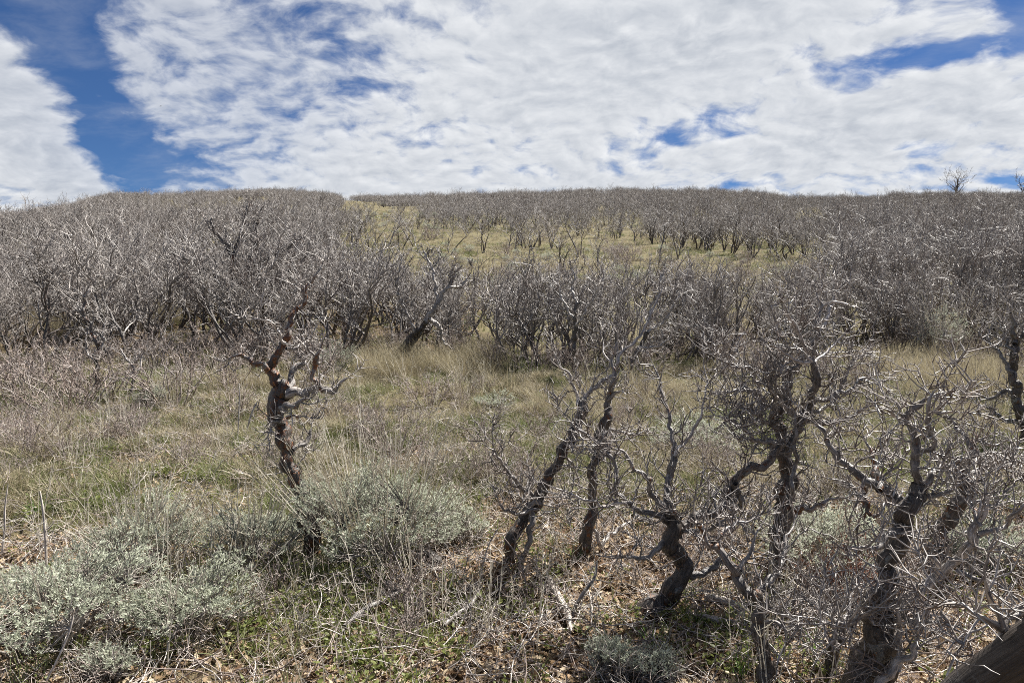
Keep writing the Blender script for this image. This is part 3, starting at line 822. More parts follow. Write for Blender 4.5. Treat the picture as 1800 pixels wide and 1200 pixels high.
oak(7, 'stout grey oak with split trunk and lichen bands rising from the bottom edge at right', (1522, 1215), [
 (T, .2, 0, 0, .45, [(1508, 1262, 74), (1520, 1220, 68), (1530, 1180, 62), (1540, 1140, 57), (1543, 1110, 51), (1546, 1085, 46), (1555, 1050, 39), (1561, 1020, 36), (1570, 985, 34), (1577, 955, 36), (1583, 925, 34), (1590, 900, 33), (1600, 885, 31), (1612, 870, 28), (1621, 852, 22)]),
 (T, 0, .02, .02, .3, [(1540, 1262, 54), (1548, 1220, 50), (1556, 1170, 46), (1559, 1130, 42), (1554, 1098, 38), (1548, 1070, 20)]),
 (LB, .9, 0, 0, .5, [(1619, 856, 18), (1612, 825, 15), (1607, 800, 15), (1606, 780, 15), (1600, 765, 13), (1592, 750, 13), (1592, 735, 15), (1600, 720, 13), (1615, 705, 9), (1632, 700, 7), (1655, 692, 3)]),
 (LB, .9, 0, -.1, .3, [(1607, 802, 11), (1625, 797, 10), (1637, 790, 10), (1636, 770, 9), (1632, 755, 9), (1630, 725, 8), (1632, 705, 6), (1642, 684, 3)]),
 (LB, 1.3, -.05, -.1, .1, [(1630, 730, 7), (1645, 722, 6), (1665, 722, 5), (1692, 725, 3)]),
 (LB, 1.2, 0, -.1, .1, [(1594, 738, 9), (1578, 730, 7), (1562, 716, 5), (1545, 712, 3)]),
 (LB, 1.1, 0, .15, .5, [(1592, 895, 23), (1570, 872, 19), (1545, 860, 17), (1520, 845, 16), (1500, 825, 15), (1485, 802, 13), (1465, 782, 11), (1450, 757, 9), (1432, 742, 5)]),
 (LB, 1.2, .05, .3, .8, [(1545, 862, 13), (1548, 840, 12), (1542, 825, 12), (1535, 805, 10), (1530, 785, 6), (1520, 765, 3)]),
 (LB, 1.2, 0, -.25, .2, [(1583, 930, 18), (1560, 935, 15), (1545, 945, 12), (1520, 958, 8), (1490, 962, 4)]),
 (LB, 1.2, 0, .1, .4, [(1618, 858, 14), (1635, 835, 12), (1650, 825, 10), (1672, 818, 8), (1700, 805, 5), (1725, 798, 3)]),
 (LB, 1.3, 0, -.1, .2, [(1600, 885, 13), (1630, 875, 11), (1655, 868, 9), (1690, 850, 7), (1730, 842, 5), (1770, 815, 3)]),
 (LB, .3, 0, -.2, .1, [(1560, 1062, 28), (1585, 1050, 25), (1610, 1037, 23), (1630, 1022, 20), (1650, 1010, 18), (1675, 1002, 17), (1700, 985, 19), (1710, 960, 21), (1720, 940, 21), (1722, 920, 14), (1728, 905, 9), (1737, 878, 4)]),
 (LB, .8, -.2, -.3, .2, [(1722, 938, 12), (1745, 932, 10), (1765, 922, 9), (1780, 905, 8), (1800, 890, 6), (1822, 880, 4)]),
 (LB, .9, -.2, -.1, .7, [(1722, 925, 12), (1712, 905, 10), (1706, 890, 9), (1700, 870, 5)]),
 (LB, .9, -.1, -.3, .2, [(1680, 1002, 10), (1715, 1010, 9), (1745, 1025, 8), (1775, 1045, 6), (1800, 1065, 4)]),
 (LB, 1., -.05, -.2, .1, [(1650, 1012, 11), (1642, 985, 10), (1632, 965, 8), (1628, 945, 4)]),
 (LB, 1.4, 0, -.3, .2, [(1545, 1085, 15), (1520, 1078, 13), (1492, 1088, 10), (1465, 1098, 7), (1435, 1092, 4)]),
 (LB, 1.4, 0, -.25, .2, [(1552, 1085, 14), (1585, 1085, 11), (1615, 1092, 9), (1650, 1100, 6), (1680, 1112, 4)]),
 (LB, .7, -.1, -.2, .1, [(1540, 1215, 22), (1570, 1190, 18), (1590, 1165, 15), (1605, 1140, 12), (1612, 1120, 6)]),
 (LB, .8, -.1, -.2, .1, [(1578, 1180, 14), (1583, 1140, 11), (1578, 1090, 8), (1572, 1060, 4)]),
], dens=18, lo=.07, hi=.23, Y=2.85, ws=0.88)

oak(8, 'dark shaded oak just behind the stout split trunk, its bark rust brown', (1625, 1005), [
 (T, .4, 0, 0, .7, [(1620, 1020, 40), (1640, 985, 38), (1655, 960, 35), (1670, 930, 35), (1682, 900, 33), (1690, 870, 33), (1694, 850, 31), (1690, 830, 26), (1700, 805, 19), (1708, 780, 13)]),
 (LB, 1., 0, .1, .2, [(1707, 785, 12), (1700, 766, 10), (1685, 752, 9), (1672, 738, 7), (1660, 722, 4)]),
 (LB, 1.2, 0, .2, .2, [(1694, 845, 14), (1720, 830, 10), (1745, 825, 7), (1785, 812, 4)]),
 (LB, 1.2, 0, .2, .2, [(1692, 850, 12), (1668, 832, 10), (1650, 812, 7), (1640, 795, 3)]),
 (LB, 1.2, 0, .2, .2, [(1690, 880, 12), (1720, 880, 10), (1748, 890, 7), (1790, 880, 3)]),
 (LB, 1.2, 0, 0, .2, [(1704, 795, 10), (1725, 775, 8), (1750, 785, 6), (1778, 770, 3)]),
 (LB, 1., 0, .2, .2, [(1660, 955, 14), (1640, 940, 12), (1620, 950, 9), (1600, 945, 4)]),
], dens=20, lo=.06, hi=.2, ws=0.74)

oak(9, 'thin rust barked oak stem seen between the two big right hand trunks', (1506, 975), [
 (T, .5, 0, 0, .8, [(1503, 985, 20), (1506, 965, 19), (1512, 940, 18), (1516, 900, 17), (1520, 870, 15), (1528, 840, 13), (1535, 815, 9)]),
 (LB, 1.3, 0, .1, .7, [(1516, 915, 11), (1535, 905, 9), (1552, 890, 7), (1575, 885, 4)]),
 (LB, 1.3, 0, .1, .3, [(1519, 880, 10), (1500, 860, 8), (1480, 845, 6), (1455, 838, 3)]),
 (LB, 1.3, 0, .1, .3, [(1530, 835, 8), (1545, 815, 6), (1570, 800, 4)]),
], dens=18, lo=.06, hi=.2, ws=0.8)

oak(10, 'short dark stump-like stem with a twiggy top left of the split trunk', (1465, 1185), [
 (T, .5, 0, 0, .3, [(1462, 1195, 30), (1467, 1160, 28), (1472, 1130, 26), (1478, 1105, 24), (1480, 1088, 14)]),
 (LB, 1.3, 0, .1, .2, [(1479, 1095, 13), (1462, 1075, 10), (1450, 1058, 7), (1432, 1045, 4)]),
 (LB, 1.3, 0, .15, .2, [(1480, 1095, 12), (1495, 1072, 9), (1500, 1050, 6), (1515, 1030, 3)]),
 (LB, 1.3, 0, -.1, .2, [(1474, 1120, 9), (1495, 1125, 8), (1500, 1150, 6), (1490, 1175, 3)]),
], dens=16, lo=.06, hi=.16, ws=0.8)

oak(11, 'massive fibrous old trunk leaning across the bottom right corner', (1700, 1215), [
 (T, 0, .1, -.15, .05, [(1610, 1305, 84), (1650, 1262, 80), (1700, 1218, 78), (1750, 1182, 82), (1800, 1148, 86), (1860, 1110, 88), (1930, 1060, 80)]),
 (T, 0, .06, -.1, .05, [(1640, 1300, 50), (1700, 1255, 52), (1760, 1222, 54), (1830, 1190, 52), (1900, 1150, 46)]),
 (LB, .1, .0, 0, .05, [(1745, 1185, 48), (1760, 1155, 40), (1768, 1130, 36), (1770, 1112, 28), (1762, 1098, 20), (1772, 1085, 15), (1800, 1078, 9)]),
 (LB, .8, .0, -.1, .2, [(1764, 1100, 15), (1755, 1078, 12), (1742, 1058, 11), (1736, 1035, 10), (1732, 1018, 5)]),
 (LB, .8, .0, -.2, .2, [(1762, 1105, 14), (1740, 1092, 11), (1715, 1078, 9), (1690, 1062, 7), (1660, 1060, 4)]),
 (LB, .8, .0, .0, .2, [(1800, 1120, 16), (1790, 1095, 12), (1800, 1060, 9), (1815, 1030, 5)]),
], dens=13, lo=.06, hi=.2, Y=2.05, ws=.92, wood='old_oak')

oak(12, 'dark bare oak cut off by the right edge above dry yellow grass', (1796, 792), [
 (T, .6, 0, 0, .5, [(1802, 800, 26), (1798, 760, 24), (1794, 720, 22), (1784, 680, 20), (1780, 650, 19), (1783, 620, 17), (1785, 600, 15), (1782, 575, 11), (1777, 550, 6)]),
 (LB, 1.2, 0, .2, .2, [(1784, 605, 11), (1797, 590, 9), (1812, 570, 6), (1830, 550, 4)]),
 (LB, 1.2, 0, .2, .2, [(1781, 655, 11), (1765, 635, 9), (1750, 620, 7), (1735, 590, 4)]),
 (LB, 1.2, 0, .2, .2, [(1790, 700, 12), (1768, 690, 9), (1742, 700, 7), (1715, 690, 4)]),
 (LB, 1.2, 0, .2, .2, [(1783, 625, 9), (1770, 600, 7), (1765, 570, 4)]),
 (LB, 1.2, 0, .1, .2, [(1796, 740, 12), (1770, 740, 9), (1745, 725, 7), (1718, 712, 4)]),
], dens=15, lo=.1, hi=.3, rt=.004, ws=0.72)

oak(13, 'small dead grey trunk with an orange patch and curled top at far left', (172, 690), [
 (T, .3, 0, 0, .6, [(174, 700, 17), (172, 660, 16), (172, 627, 14), (170, 600, 12), (160, 578, 11), (150, 555, 10), (147, 530, 8), (151, 514, 5)]),
 (LB, 1.2, 0, .1, .1, [(150, 520, 5), (158, 508, 4), (160, 520, 3), (154, 527, 2)]),
 (LB, 1., 0, .1, .1, [(172, 630, 8), (180, 605, 7), (184, 575, 5), (188, 555, 3)]),
 (LB, 1., 0, .1, .1, [(170, 640, 8), (152, 615, 6), (150, 585, 4)]),
], dens=14, lo=.08, hi=.2, rt=.004, ws=.55)

oak(14, 'little dark crooked sapling beside the small round sagebrush at left', (228, 702), [
 (T, .7, 0, 0, .2, [(226, 706, 10), (233, 685, 9), (237, 665, 9), (230, 645, 7), (219, 627, 5), (209, 613, 3)]),
 (LB, 1., 0, .1, .1, [(235, 658, 6), (245, 640, 5), (250, 620, 3)]),
], dens=12, lo=.06, hi=.16, rt=.0035, ws=.55)

oak(15, 'oak with two rust brown stems at the front of the left thicket', (408, 604), [
 (T, .3, 0, 0, .9, [(404, 606, 15), (404, 570, 14), (406, 530, 13), (402, 505, 13), (410, 480, 12), (412, 450, 10)]),
 (T, .3, 0, .1, .95, [(420, 606, 14), (420, 570, 13), (428, 530, 12), (434, 500, 11), (438, 470, 10), (440, 450, 9)]),
 (LB, 1., 0, .3, .4, [(411, 455, 9), (398, 430, 8), (380, 410, 6), (370, 385, 4)]),
 (LB, 1., 0, .3, .4, [(440, 455, 9), (452, 425, 7), (450, 395, 5), (460, 365, 3)]),
 (LB, 1., 0, -.3, .4, [(439, 470, 8), (470, 455, 7), (500, 440, 5), (530, 415, 3)]),
 (LB, 1., 0, -.3, .2, [(404, 510, 8), (370, 480, 7), (335, 460, 6), (300, 445, 4)]),
 (LB, 1., 0, .3, .2, [(412, 450, 8), (420, 420, 6), (432, 385, 4), (436, 360, 3)]),
], dens=9, lo=.2, hi=.55, rt=.0055, ws=0.85)

oak(16, 'dark oak leaning right at the end of the left thicket over yellow grass', (690, 642), [
 (T, .3, 0, 0, .1, [(686, 645, 15), (700, 620, 14), (718, 600, 13), (735, 580, 12), (748, 565, 11)]),
 (T, .3, .1, .1, .1, [(700, 640, 13), (716, 612, 12), (732, 590, 11), (752, 560, 10)]),
 (LB, 1., 0, .2, .1, [(747, 566, 10), (762, 545, 9), (775, 520, 8), (790, 500, 6), (806, 475, 4)]),
 (LB, 1., 0, .2, .1, [(752, 560, 9), (770, 575, 8), (780, 600, 6), (795, 612, 3)]),
 (LB, 1., 0, .2, .1, [(768, 535, 7), (765, 505, 6), (760, 475, 5), (745, 440, 3)]),
 (LB, 1., 0, .2, .1, [(785, 508, 6), (805, 505, 5), (822, 490, 3)]),
 (LB, 1., 0, -.2, .1, [(730, 585, 7), (715, 550, 6), (700, 510, 5), (705, 460, 3)]),
], dens=9, lo=.18, hi=.5, rt=.0055, ws=0.85)

oak(17, 'slim dark upright oak in the middle of the thicket behind the meadow', (1012, 662), [
 (T, .4, 0, 0, .2, [(1012, 668, 13), (1010, 640, 12), (1008, 610, 12), (1012, 580, 11), (1008, 555, 10), (1015, 530, 8)]),
 (LB, 1., 0, .2, .1, [(1015, 533, 8), (1005, 510, 7), (1010, 490, 5), (1002, 465, 3)]),
 (LB, 1., 0, .2, .1, [(1009, 560, 8), (992, 535, 7), (985, 510, 5), (970, 490, 3)]),
 (LB, 1., 0, -.2, .1, [(1012, 575, 8), (1030, 550, 7), (1045, 520, 5), (1050, 495, 3)]),
], dens=10, lo=.15, hi=.4, rt=.0048, ws=0.62)
oak(18, 'pale forked oak leaning right above the end of the middle thicket', (1095, 668), [
 (T, .5, 0, 0, .1, [(1092, 672, 11), (1105, 640, 11), (1122, 612, 10), (1135, 585, 9)]),
 (LB, 1., 0, .2, .1, [(1134, 588, 8), (1142, 560, 7), (1150, 530, 6), (1160, 505, 5), (1165, 475, 3)]),
 (LB, 1., 0, .2, .1, [(1136, 585, 8), (1160, 570, 7), (1180, 545, 5), (1195, 515, 3)]),
 (LB, 1., 0, -.2, .1, [(1120, 615, 7), (1145, 610, 6), (1170, 600, 5), (1185, 590, 3)]),
], dens=10, lo=.12, hi=.35, rt=.0048, ws=0.8)

# ================================================================== SAGEBRUSH
def sage_meshes(seed, w, h, nsh, nstalk, leaf=1.0, woody=1.0, flat=.3):
    rng = np.random.default_rng(seed)
    stems = []; K = 34
    mids = []
    for k in range(K):
        a = rng.uniform(0, 2 * PI); rr = math.sqrt(rng.random()) * w * .42
        m = np.array([math.cos(a) * rr, math.sin(a) * rr, h * rng.uniform(.25, .62) * (1 - flat * (rr / (w * .5)) ** 2)])
        mids.append(m)
        b = np.array([rng.normal() * w * .04, rng.normal() * w * .04, -.04])
        d = m - b
        n = 7; pts = []
        mid = b + d * .5 + np.array([d[0], d[1], 0]) * .18 - np.array([0, 0, h * .1])
        for i in range(n + 1):
            t = i / n
            pts.append((1 - t) ** 2 * b + 2 * t * (1 - t) * mid + t * t * m + rng.normal(size=3) * .008 * (0 < i < n))
        r0 = rng.uniform(.006, .013) * woody
        stems.append(dict(pts=np.array(pts), r=np.linspace(r0, .003, n + 1), sides=5, rnd=rng.uniform(.3, .7), lich=0, amp=.2))
    mids = np.array(mids)
    lp, ld, ls, ll = [], [], [], []
    tips = []
    for k in range(int(nsh * .85)):
        a = rng.uniform(0, 2 * PI); u = math.sqrt(rng.random())
        rr = u * w * .5
        top = h * (1 - .38 * u ** 2.4)
        lump = .62 + .75 * float(vnoise(math.cos(a) * rr * 6.5 + seed, math.sin(a) * rr * 6.5))
        z = top * rng.uniform(.70, 1.0) * lump
        tip = np.array([math.cos(a) * rr, math.sin(a) * rr, z])
        m = mids[np.argmin(((mids - tip) ** 2).sum(1) + rng.random(K) * .004)]
        out = norm(np.array([tip[0] * .9, tip[1] * .9, h * .55]) + rng.normal(size=3) * .12 * h)
        s = rng.uniform(.05, .11) * leaf
        st = tip - out * s
        if rng.random() < .7:
            c = (m + st) / 2 + rng.normal(size=3) * .012
            stems.append(dict(pts=np.array([m, c, st, tip]), r=np.array([.0026, .0022, .0018, .0012]), sides=3, rnd=rng.random(), lich=0))
        nl = int(13 * rng.uniform(.7, 1.3))
        for q in range(nl):
            t = rng.random() ** .8
            ax = perp(rng, out)
            lp.append(st + (tip - st) * t); ld.append(norm(out * .75 + ax * .85 + np.array([0, 0, .15])))
            ls.append(norm(np.cross(out, ax) + rng.normal(size=3) * .35)); ll.append(rng.uniform(.010, .023) * leaf)
        tips.append(tip)
    # bare dead twigs low in the bush
    for k in range(int(60 * woody)):
        m = mids[rng.integers(0, K)]
        p = m * rng.uniform(.25, .95)
        d = norm(np.array([m[0], m[1], h * rng.uniform(-.1, .5)]) + rng.normal(size=3) * .1)
        b = crooked(rng, p, d, rng.uniform(.06, .2), .0026, .0012, 4, .28, .03, rnd=rng.random())
        stems.append(b); twig_cluster(rng, b, stems, 3, .03, .07, .0013, 1)
    lp, ld, ls, ll = np.array(lp), np.array(ld), np.array(ls), np.array(ll)
    ms = MeshData().tubes(stems).mesh('stems', M['sage_wood'])
    bend = rng.normal(size=lp.shape) * .15
    ml = MeshData().strips(lp, ld, ls, ll, np.full(len(ll), .0026 * leaf), [.3, .7, .9, .55], bend, rng.random(len(ll))).mesh('foliage', M['sage_leaf'], True, False)
    mk = None
    if nstalk:
        P = []
        for k in range(nstalk):
            a = rng.uniform(0, 2 * PI); rr = math.sqrt(rng.random()) * w * .46
            b = np.array([math.cos(a) * rr * .85, math.sin(a) * rr * .85, h * .55 * (1 - .4 * (rr / w * 2) ** 2)])
            d = norm(np.array([math.cos(a) * rr * .9, math.sin(a) * rr * .9, h * 1.0]) + rng.normal(size=3) * .06)
            st = crooked(rng, b, d, rng.uniform(.26, .58) * (h / .5), .0030, .0018, 6, .05, .0)
            P.append(st)
            for q in range(rng.integers(2, 7)):
                i = rng.integers(3, 7)
                P.append(crooked(rng, st['pts'][i], norm(d + rng.normal(size=3) * .5), rng.uniform(.02, .06), .0018, .0012, 2, .2, .05))
        mk = MeshData().tubes(P).mesh('flower_stalks', M['stalk'])
    return ms, ml, mk

def sage(seed, label, px, py, w, h, nsh, nst, group=None, rz=0, name='sagebrush', **kw):
    ms, ml, mk = sage_meshes(seed, w, h, nsh, nst, **kw)
    t = thing(name, label, 'shrub', G(px, py), group); t.rotation_euler = (0, 0, rz)
    ob('stems', ms, t); ob('foliage', ml, t)
    if mk: ob('flower_stalks', mk, t)
    return t

sage(11, 'largest grey sagebrush around the foot of the lone oak, bristling with pale dead stalks', 664, 990, 1.05, .62, 1500, 130, woody=1.3)
sage(12, 'grey sagebrush left of the lone oak with arching white flower stalks', 445, 985, .70, .36, 560, 80)
sage(13, 'low spreading sagebrush in the bottom left corner with dark tangled stems below', 95, 1130, 1.0, .44, 1150, 4, woody=1.5)
sage(14, 'green grey sagebrush at the bottom right of the corner bush, short and leafy', 335, 1115, .62, .34, 560, 3)
sage(15, 'mid sized sagebrush with tall straw stalks in front of the green patch at left', 255, 1000, .72, .40, 520, 60)
sage(16, 'small round silver sagebrush beside a dark sapling at left', 264, 722, .40, .34, 200, 0)
sage(17, 'thin sagebrush behind the leaning slender oak trunks on the meadow edge', 1225, 800, .95, .38, 380, 10)
sage(18, 'silver sagebrush between the furrowed trunk and the split trunk', 1440, 1010, .75, .40, 560, 6)
sage(19, 'sagebrush with long upright dead stalks amid the right thicket', 1655, 632, .95, .85, 420, 45)
sage(20, 'very small sagebrush sprig at the bottom edge beside the leaf litter', 1075, 1192, .26, .20, 130, 0)
sage(21, 'short sagebrush sprig at the bottom edge right of centre', 1150, 1205, .24, .18, 120, 0)
sage(22, 'wispy young sagebrush on leaf litter left of the leaning slender oak', 810, 955, .42, .26, 150, 6)
sage(23, 'sage sprig growing under the corner bush at the bottom left', 190, 1195, .24, .2, 110, 0)
sage(24, 'grey green sagebrush behind the massive trunk near the right edge', 1730, 1010, .6, .36, 360, 4)
sage(25, 'grey sagebrush in the shade left of the pale stones', 590, 655, .85, .5, 260, 0)
sage(26, 'pale rounded sagebrush at the far left edge above the dry grass', 8, 545, 1.1, .6, 240, 0)
sage(27, 'wiry grey sagebrush in the open meadow right of the dark clump', 870, 722, .6, .24, 160, 2)

PS = [sage_meshes(60 + i, .8, .5, 150, 0, leaf=1.8) for i in range(3)]
roots = {}
cl = [(480, 500)]
k = 0
spots = []
for _ in range(4000):
    px, py = rngG.uniform(600, 1480), rngG.uniform(352, 520)
    if 596 < px < 770 and 350 < py < 415: pr = .8
    elif px > 770 and np.interp(px, [770, 1440], [400, 472]) < py < 505: pr = .35
    else: pr = 0
    if rngG.random() < pr: spots.append((px, py))
    if len(spots) >= 70: break
for (px, py) in spots:
    p = G(px, py)
    if p[1] > 180: continue
    i = int(rngG.integers(0, 3)); sc = rngG.uniform(.45, 1.1) if px < 770 else rngG.uniform(.4, .9)
    up = px < 770
    lab, grp = (('small grey sagebrush dotting the grassy strip high on the hill', 'sagebrush on the upper grassy strip') if up else
                ('low grey green sagebrush on the grassy clearing across the slope', 'sagebrush on the hillside clearing'))
    if i not in roots:
        t = thing('sagebrush', lab, 'shrub', p, grp); ob('stems', PS[i][0], t); ob('foliage', PS[i][1], t)
        t.scale = (sc,) * 3; roots[i] = t
    else: dup(roots[i], p, rngG.uniform(0, 6.28), sc, lab, grp)

# ================================================================== LOW BARE SHRUBS
def shrub_mesh(seed, w, h, nst, material, rt=.0017, ntw=7):
    rng = np.random.default_rng(seed); P = []
    for k in range(nst):
        a = rng.uniform(0, 2 * PI); u = rng.random()
        b = np.array([math.cos(a), math.sin(a), 0]) * u * w * .16; b[2] = -.03
        d = np.array([math.cos(a) * u * w / h * .8, math.sin(a) * u * w / h * .8, 1.0])
        st = crooked(rng, b, d, h * rng.uniform(.6, 1.05), rt * 2.2, rt, 6, .16, .03, sides=4, rnd=rng.random())
        P.append(st)
        for q in range(ntw):
            i = rng.integers(2, 7); t = norm(st['pts'][i] - st['pts'][i - 1])
            b2 = crooked(rng, st['pts'][i], norm(perp(rng, t) * .8 + t * .8), h * rng.uniform(.12, .4), rt * 1.2, rt * .7, 4, .2, .05, rnd=rng.random())
            P.append(b2); twig_cluster(rng, b2, P, 3, .03, .1, rt * .8, 1)
    return MeshData().tubes(P).mesh('low_shrub', M[material])

SH = [shrub_mesh(700 + i, .7, .5, 15, 'shrub', .0027, 5) for i in range(4)]
def shrub(i, px, py, sc, label, group=None, me=None):
    o = ob('low_shrub', me or SH[i]); p = G(px, py)
    o.location = tuple(p); o.rotation_euler = (0, 0, rngG.uniform(0, 6.28)); o.scale = (sc,) * 3
    tag(o, label, 'shrub', group)
    return o
shrub(0, 755, 718, 1.0, 'dark round bare shrub standing alone in the open meadow')
shrub(1, 705, 800, .95, 'pinkish grey bare shrub behind the big sagebrush, right of the lone oak')
shrub(2, 645, 790, .8, 'small bare shrub between the lone oak and the pinkish shrub')
shrub(3, 420, 735, .9, 'bare brown shrub just left of the lone oak trunk')
shrub(0, 320, 680, 1.0, 'bare twiggy shrub at the foot of the left thicket beside leaf litter')
shrub(1, 590, 740, .7, 'thin bare shrub right of the lone oak limb', )
shrub(0, 1490, 1060, .8, 'rust red twiggy shrub under the split trunk oak', None, shrub_mesh(720, .6, .42, 22, 'red_shrub', .0024, 5))
TANG = [shrub_mesh(740 + i, .55, .36, 9, 'shrub' if i % 2 else 'sage_wood', .0024, 4) for i in range(4)]
left_spots = [(30, 660), (95, 640), (60, 700), (130, 690), (20, 720), (110, 740), (280, 650), (360, 660), (400, 690), (470, 660), (250, 640), (560, 670), (10, 610), (75, 610), (160, 650), (200, 620), (330, 640), (380, 625), (440, 640), (520, 650), (140, 720), (190, 700), (300, 715), (40, 575), (120, 580), (10, 690), (90, 680)]
for j, (px, py) in enumerate(left_spots):
    shrub(j % 4, px, py, rngG.uniform(1.0, 1.6), 'low pinkish bare shrub in the twiggy band at the foot of the left thicket', 'low shrubs along the left thicket')
for j in range(18):
    px, py = rngG.uniform(-20, 330), rngG.uniform(735, 850)
    shrub(j % 4, px, py, rngG.uniform(.45, .8), 'knee high grey brown shrublet in the patch at the left edge', 'shrublets at the left edge')
for j in range(24):
    px, py = rngG.uniform(860, 1290), rngG.uniform(610, 672)
    shrub(j % 4, px, py, rngG.uniform(.8, 1.4), 'low purplish shrub under the middle thicket', 'undergrowth of the middle thicket')
for j in range(30):
    px, py = rngG.uniform(1290, 1820), rngG.uniform(590, 690)
    shrub(j % 4, px, py, rngG.uniform(.8, 1.4), 'low bare shrub in the undergrowth of the right thicket', 'undergrowth of the right thicket')
for j in range(30):
    px, py = rngG.uniform(200, 820), rngG.uniform(606, 645)
    shrub(j % 4, px, py, rngG.uniform(.8, 1.3), 'low bare shrub below the tall oaks of the left thicket', 'undergrowth of the left thicket')
for j in range(26):
    px, py = rngG.uniform(900, 1800), rngG.uniform(860, 1130)
    shrub(j % 4, px, py, rngG.uniform(.6, 1.0), 'low tangle of dry twigs between the right hand oak trunks', 'twig tangles under the right oaks', TANG[j % 4])
for j in range(60):
    px = rngG.uniform(640, 1460); py = rngG.uniform(np.interp(px, [640, 770, 1440], [380, 402, 472]), 540)
    shrub(j % 4, px, py, rngG.uniform(.9, 2.0), 'low brown grey scrub bush on the grassy clearing across the slope', 'scrub on the hillside clearing')
for j in range(46):
    px, py = rngG.uniform(420, 1330), rngG.uniform(675, 880)
    shrub(j % 4, px, py, rngG.uniform(.3, .75), 'little bare shrublet sprouting in the grass of the open meadow', 'shrublets over the meadow')
for j in range(9):
    px, py = rngG.uniform(430, 900), rngG.uniform(1030, 1150)
    shrub(j % 4, px, py, rngG.uniform(.55, .9), 'low tangle of dry grey twigs on the bottom slope below the big sagebrush', 'twig tangles below the sagebrush', TANG[j % 4])

# ================================================================== FALLEN WOOD, STALKS, STONES, BIRD
def stick(seed, label, pts, lift=.02, wood='dead_wood', name='fallen_branch', cat='branch', upright=False, twigs=0, Y=None):
    """pts: (px, py, width). Lying pieces follow the ground; upright ones stand at their base's distance."""
    rng = np.random.default_rng(seed)
    if upright:
        Y0 = ground_Y(*pts[0][:2]) if Y is None else Y
        q = [list(W(px, py, Y0 + .02 * k)) + [w * .30 * Y0 / FOC] for k, (px, py, w) in enumerate(pts)]
    else:
        q = []
        for px, py, w in pts:
            g = G(px, py); q.append([g[0], g[1], g[2] + lift + w * .5 * g[1] / FOC, w * .5 * g[1] / FOC])
    q = np.array(q); b = q[0, :3].copy(); q[:, :3] -= b
    cq = catmull(q, .015)
    r = np.maximum(cq[:, 3], .0012)
    r[-1] *= .3
    P = [dict(pts=cq[:, :3], r=r, sides=9, rnd=.6, lich=.1, amp=.3)]
    if twigs: shoots(rng, cq[:, :3], r, P, twigs, .04, .14, .0016)
    o = ob(name, MeshData().tubes(P).mesh(name, M[wood])); o.location = tuple(b)
    return tag(o, label, cat)

stick(1, 'bleached straight stick lying on leaf litter beside the leaning thick oak', [(1222, 1092, 11), (1262, 1103, 13), (1300, 1112, 12), (1322, 1120, 9)])
stick(2, 'rotten grey log piece lying above the bleached stick', [(1240, 1062, 12), (1270, 1070, 16), (1300, 1080, 14), (1318, 1086, 8)])
stick(3, 'pale forked stick leaning upright left of the lone oak', [(432, 765, 5), (437, 745, 6), (444, 722, 6), (452, 706, 4)], upright=True)
stick(4, 'thin white dry stem standing left of the pale forked stick', [(418, 780, 4), (419, 745, 4), (421, 700, 4), (420, 672, 3)], upright=True)
stick(5, 'long pale stick leaning up at the lower right in front of the massive trunk', [(1664, 1187, 7), (1680, 1150, 8), (1694, 1130, 8), (1708, 1105, 9), (1722, 1082, 8)], upright=True, Y=2.6)
stick(6, 'grey weathered branch lying on the leaf litter at bottom centre', [(962, 1020, 10), (972, 1045, 13), (985, 1070, 15), (998, 1095, 14), (1003, 1120, 9)], twigs=5)
stick(7, 'dark crooked branch rising from the bottom centre with pale twig ends', [(1003, 1095, 12), (1012, 1065, 12), (1030, 1035, 12), (1045, 1015, 9), (1050, 985, 5)], wood='oak', upright=True, twigs=14)
stick(8, 'dark fallen branch lying in front of the big sagebrush', [(605, 1125, 10), (635, 1100, 11), (670, 1078, 9), (700, 1062, 8), (725, 1050, 5)], wood='oak', lift=.05, twigs=8)
stick(9, 'grey bent branch with twigs in the green weeds at the bottom', [(780, 1125, 8), (800, 1108, 9), (820, 1092, 8), (835, 1075, 6), (842, 1055, 4)], wood='oak', lift=.06, twigs=14)
stick(10, 'tall pale bare stem standing at the left edge above leaf litter', [(82, 1012, 9), (80, 950, 8), (76, 900, 7), (70, 862, 5)], upright=True, twigs=8)
stick(11, 'slender pale stem at the very left edge', [(2, 985, 6), (8, 930, 6), (9, 890, 5), (14, 850, 3)], upright=True, twigs=6)
stick(12, 'straw coloured dry stalk leaning in front of the big sagebrush', [(732, 1062, 4), (712, 1018, 3.6), (692, 970, 3.2), (674, 925, 2.6)], wood='dead_wood', name='dry_stalk', cat='stalk', upright=True)
stick(13, 'bent yellow stalk standing left of the slender leaning oak', [(838, 1045, 4), (846, 1005, 4), (858, 960, 4), (877, 926, 3)], name='dry_stalk', cat='stalk', upright=True)
stick(14, 'long white arching stem over the bottom left sagebrush', [(82, 1195, 6), (105, 1150, 5.5), (122, 1110, 5), (130, 1078, 4)], name='dry_stalk', cat='stalk', upright=True, Y=2.75)
stick(15, 'pinkish thin sapling stem at bottom centre before the slender oak', [(928, 1058, 6), (922, 1015, 6), (908, 975, 5), (882, 940, 3)], wood='shrub', name='sapling', cat='sapling', upright=True, twigs=16)
stick(16, 'short bleached stick on dark litter at left near the sapling', [(156, 708, 4), (168, 716, 5), (180, 724, 4)])
stick(17, 'grey splintered wood chunk lying below the big sagebrush', [(682, 1045, 18), (700, 1055, 22), (722, 1068, 14)])
stick(18, 'short dark rotten stump piece lying right of the big sagebrush', [(738, 985, 18), (755, 992, 22), (772, 1002, 18)], wood='oak')

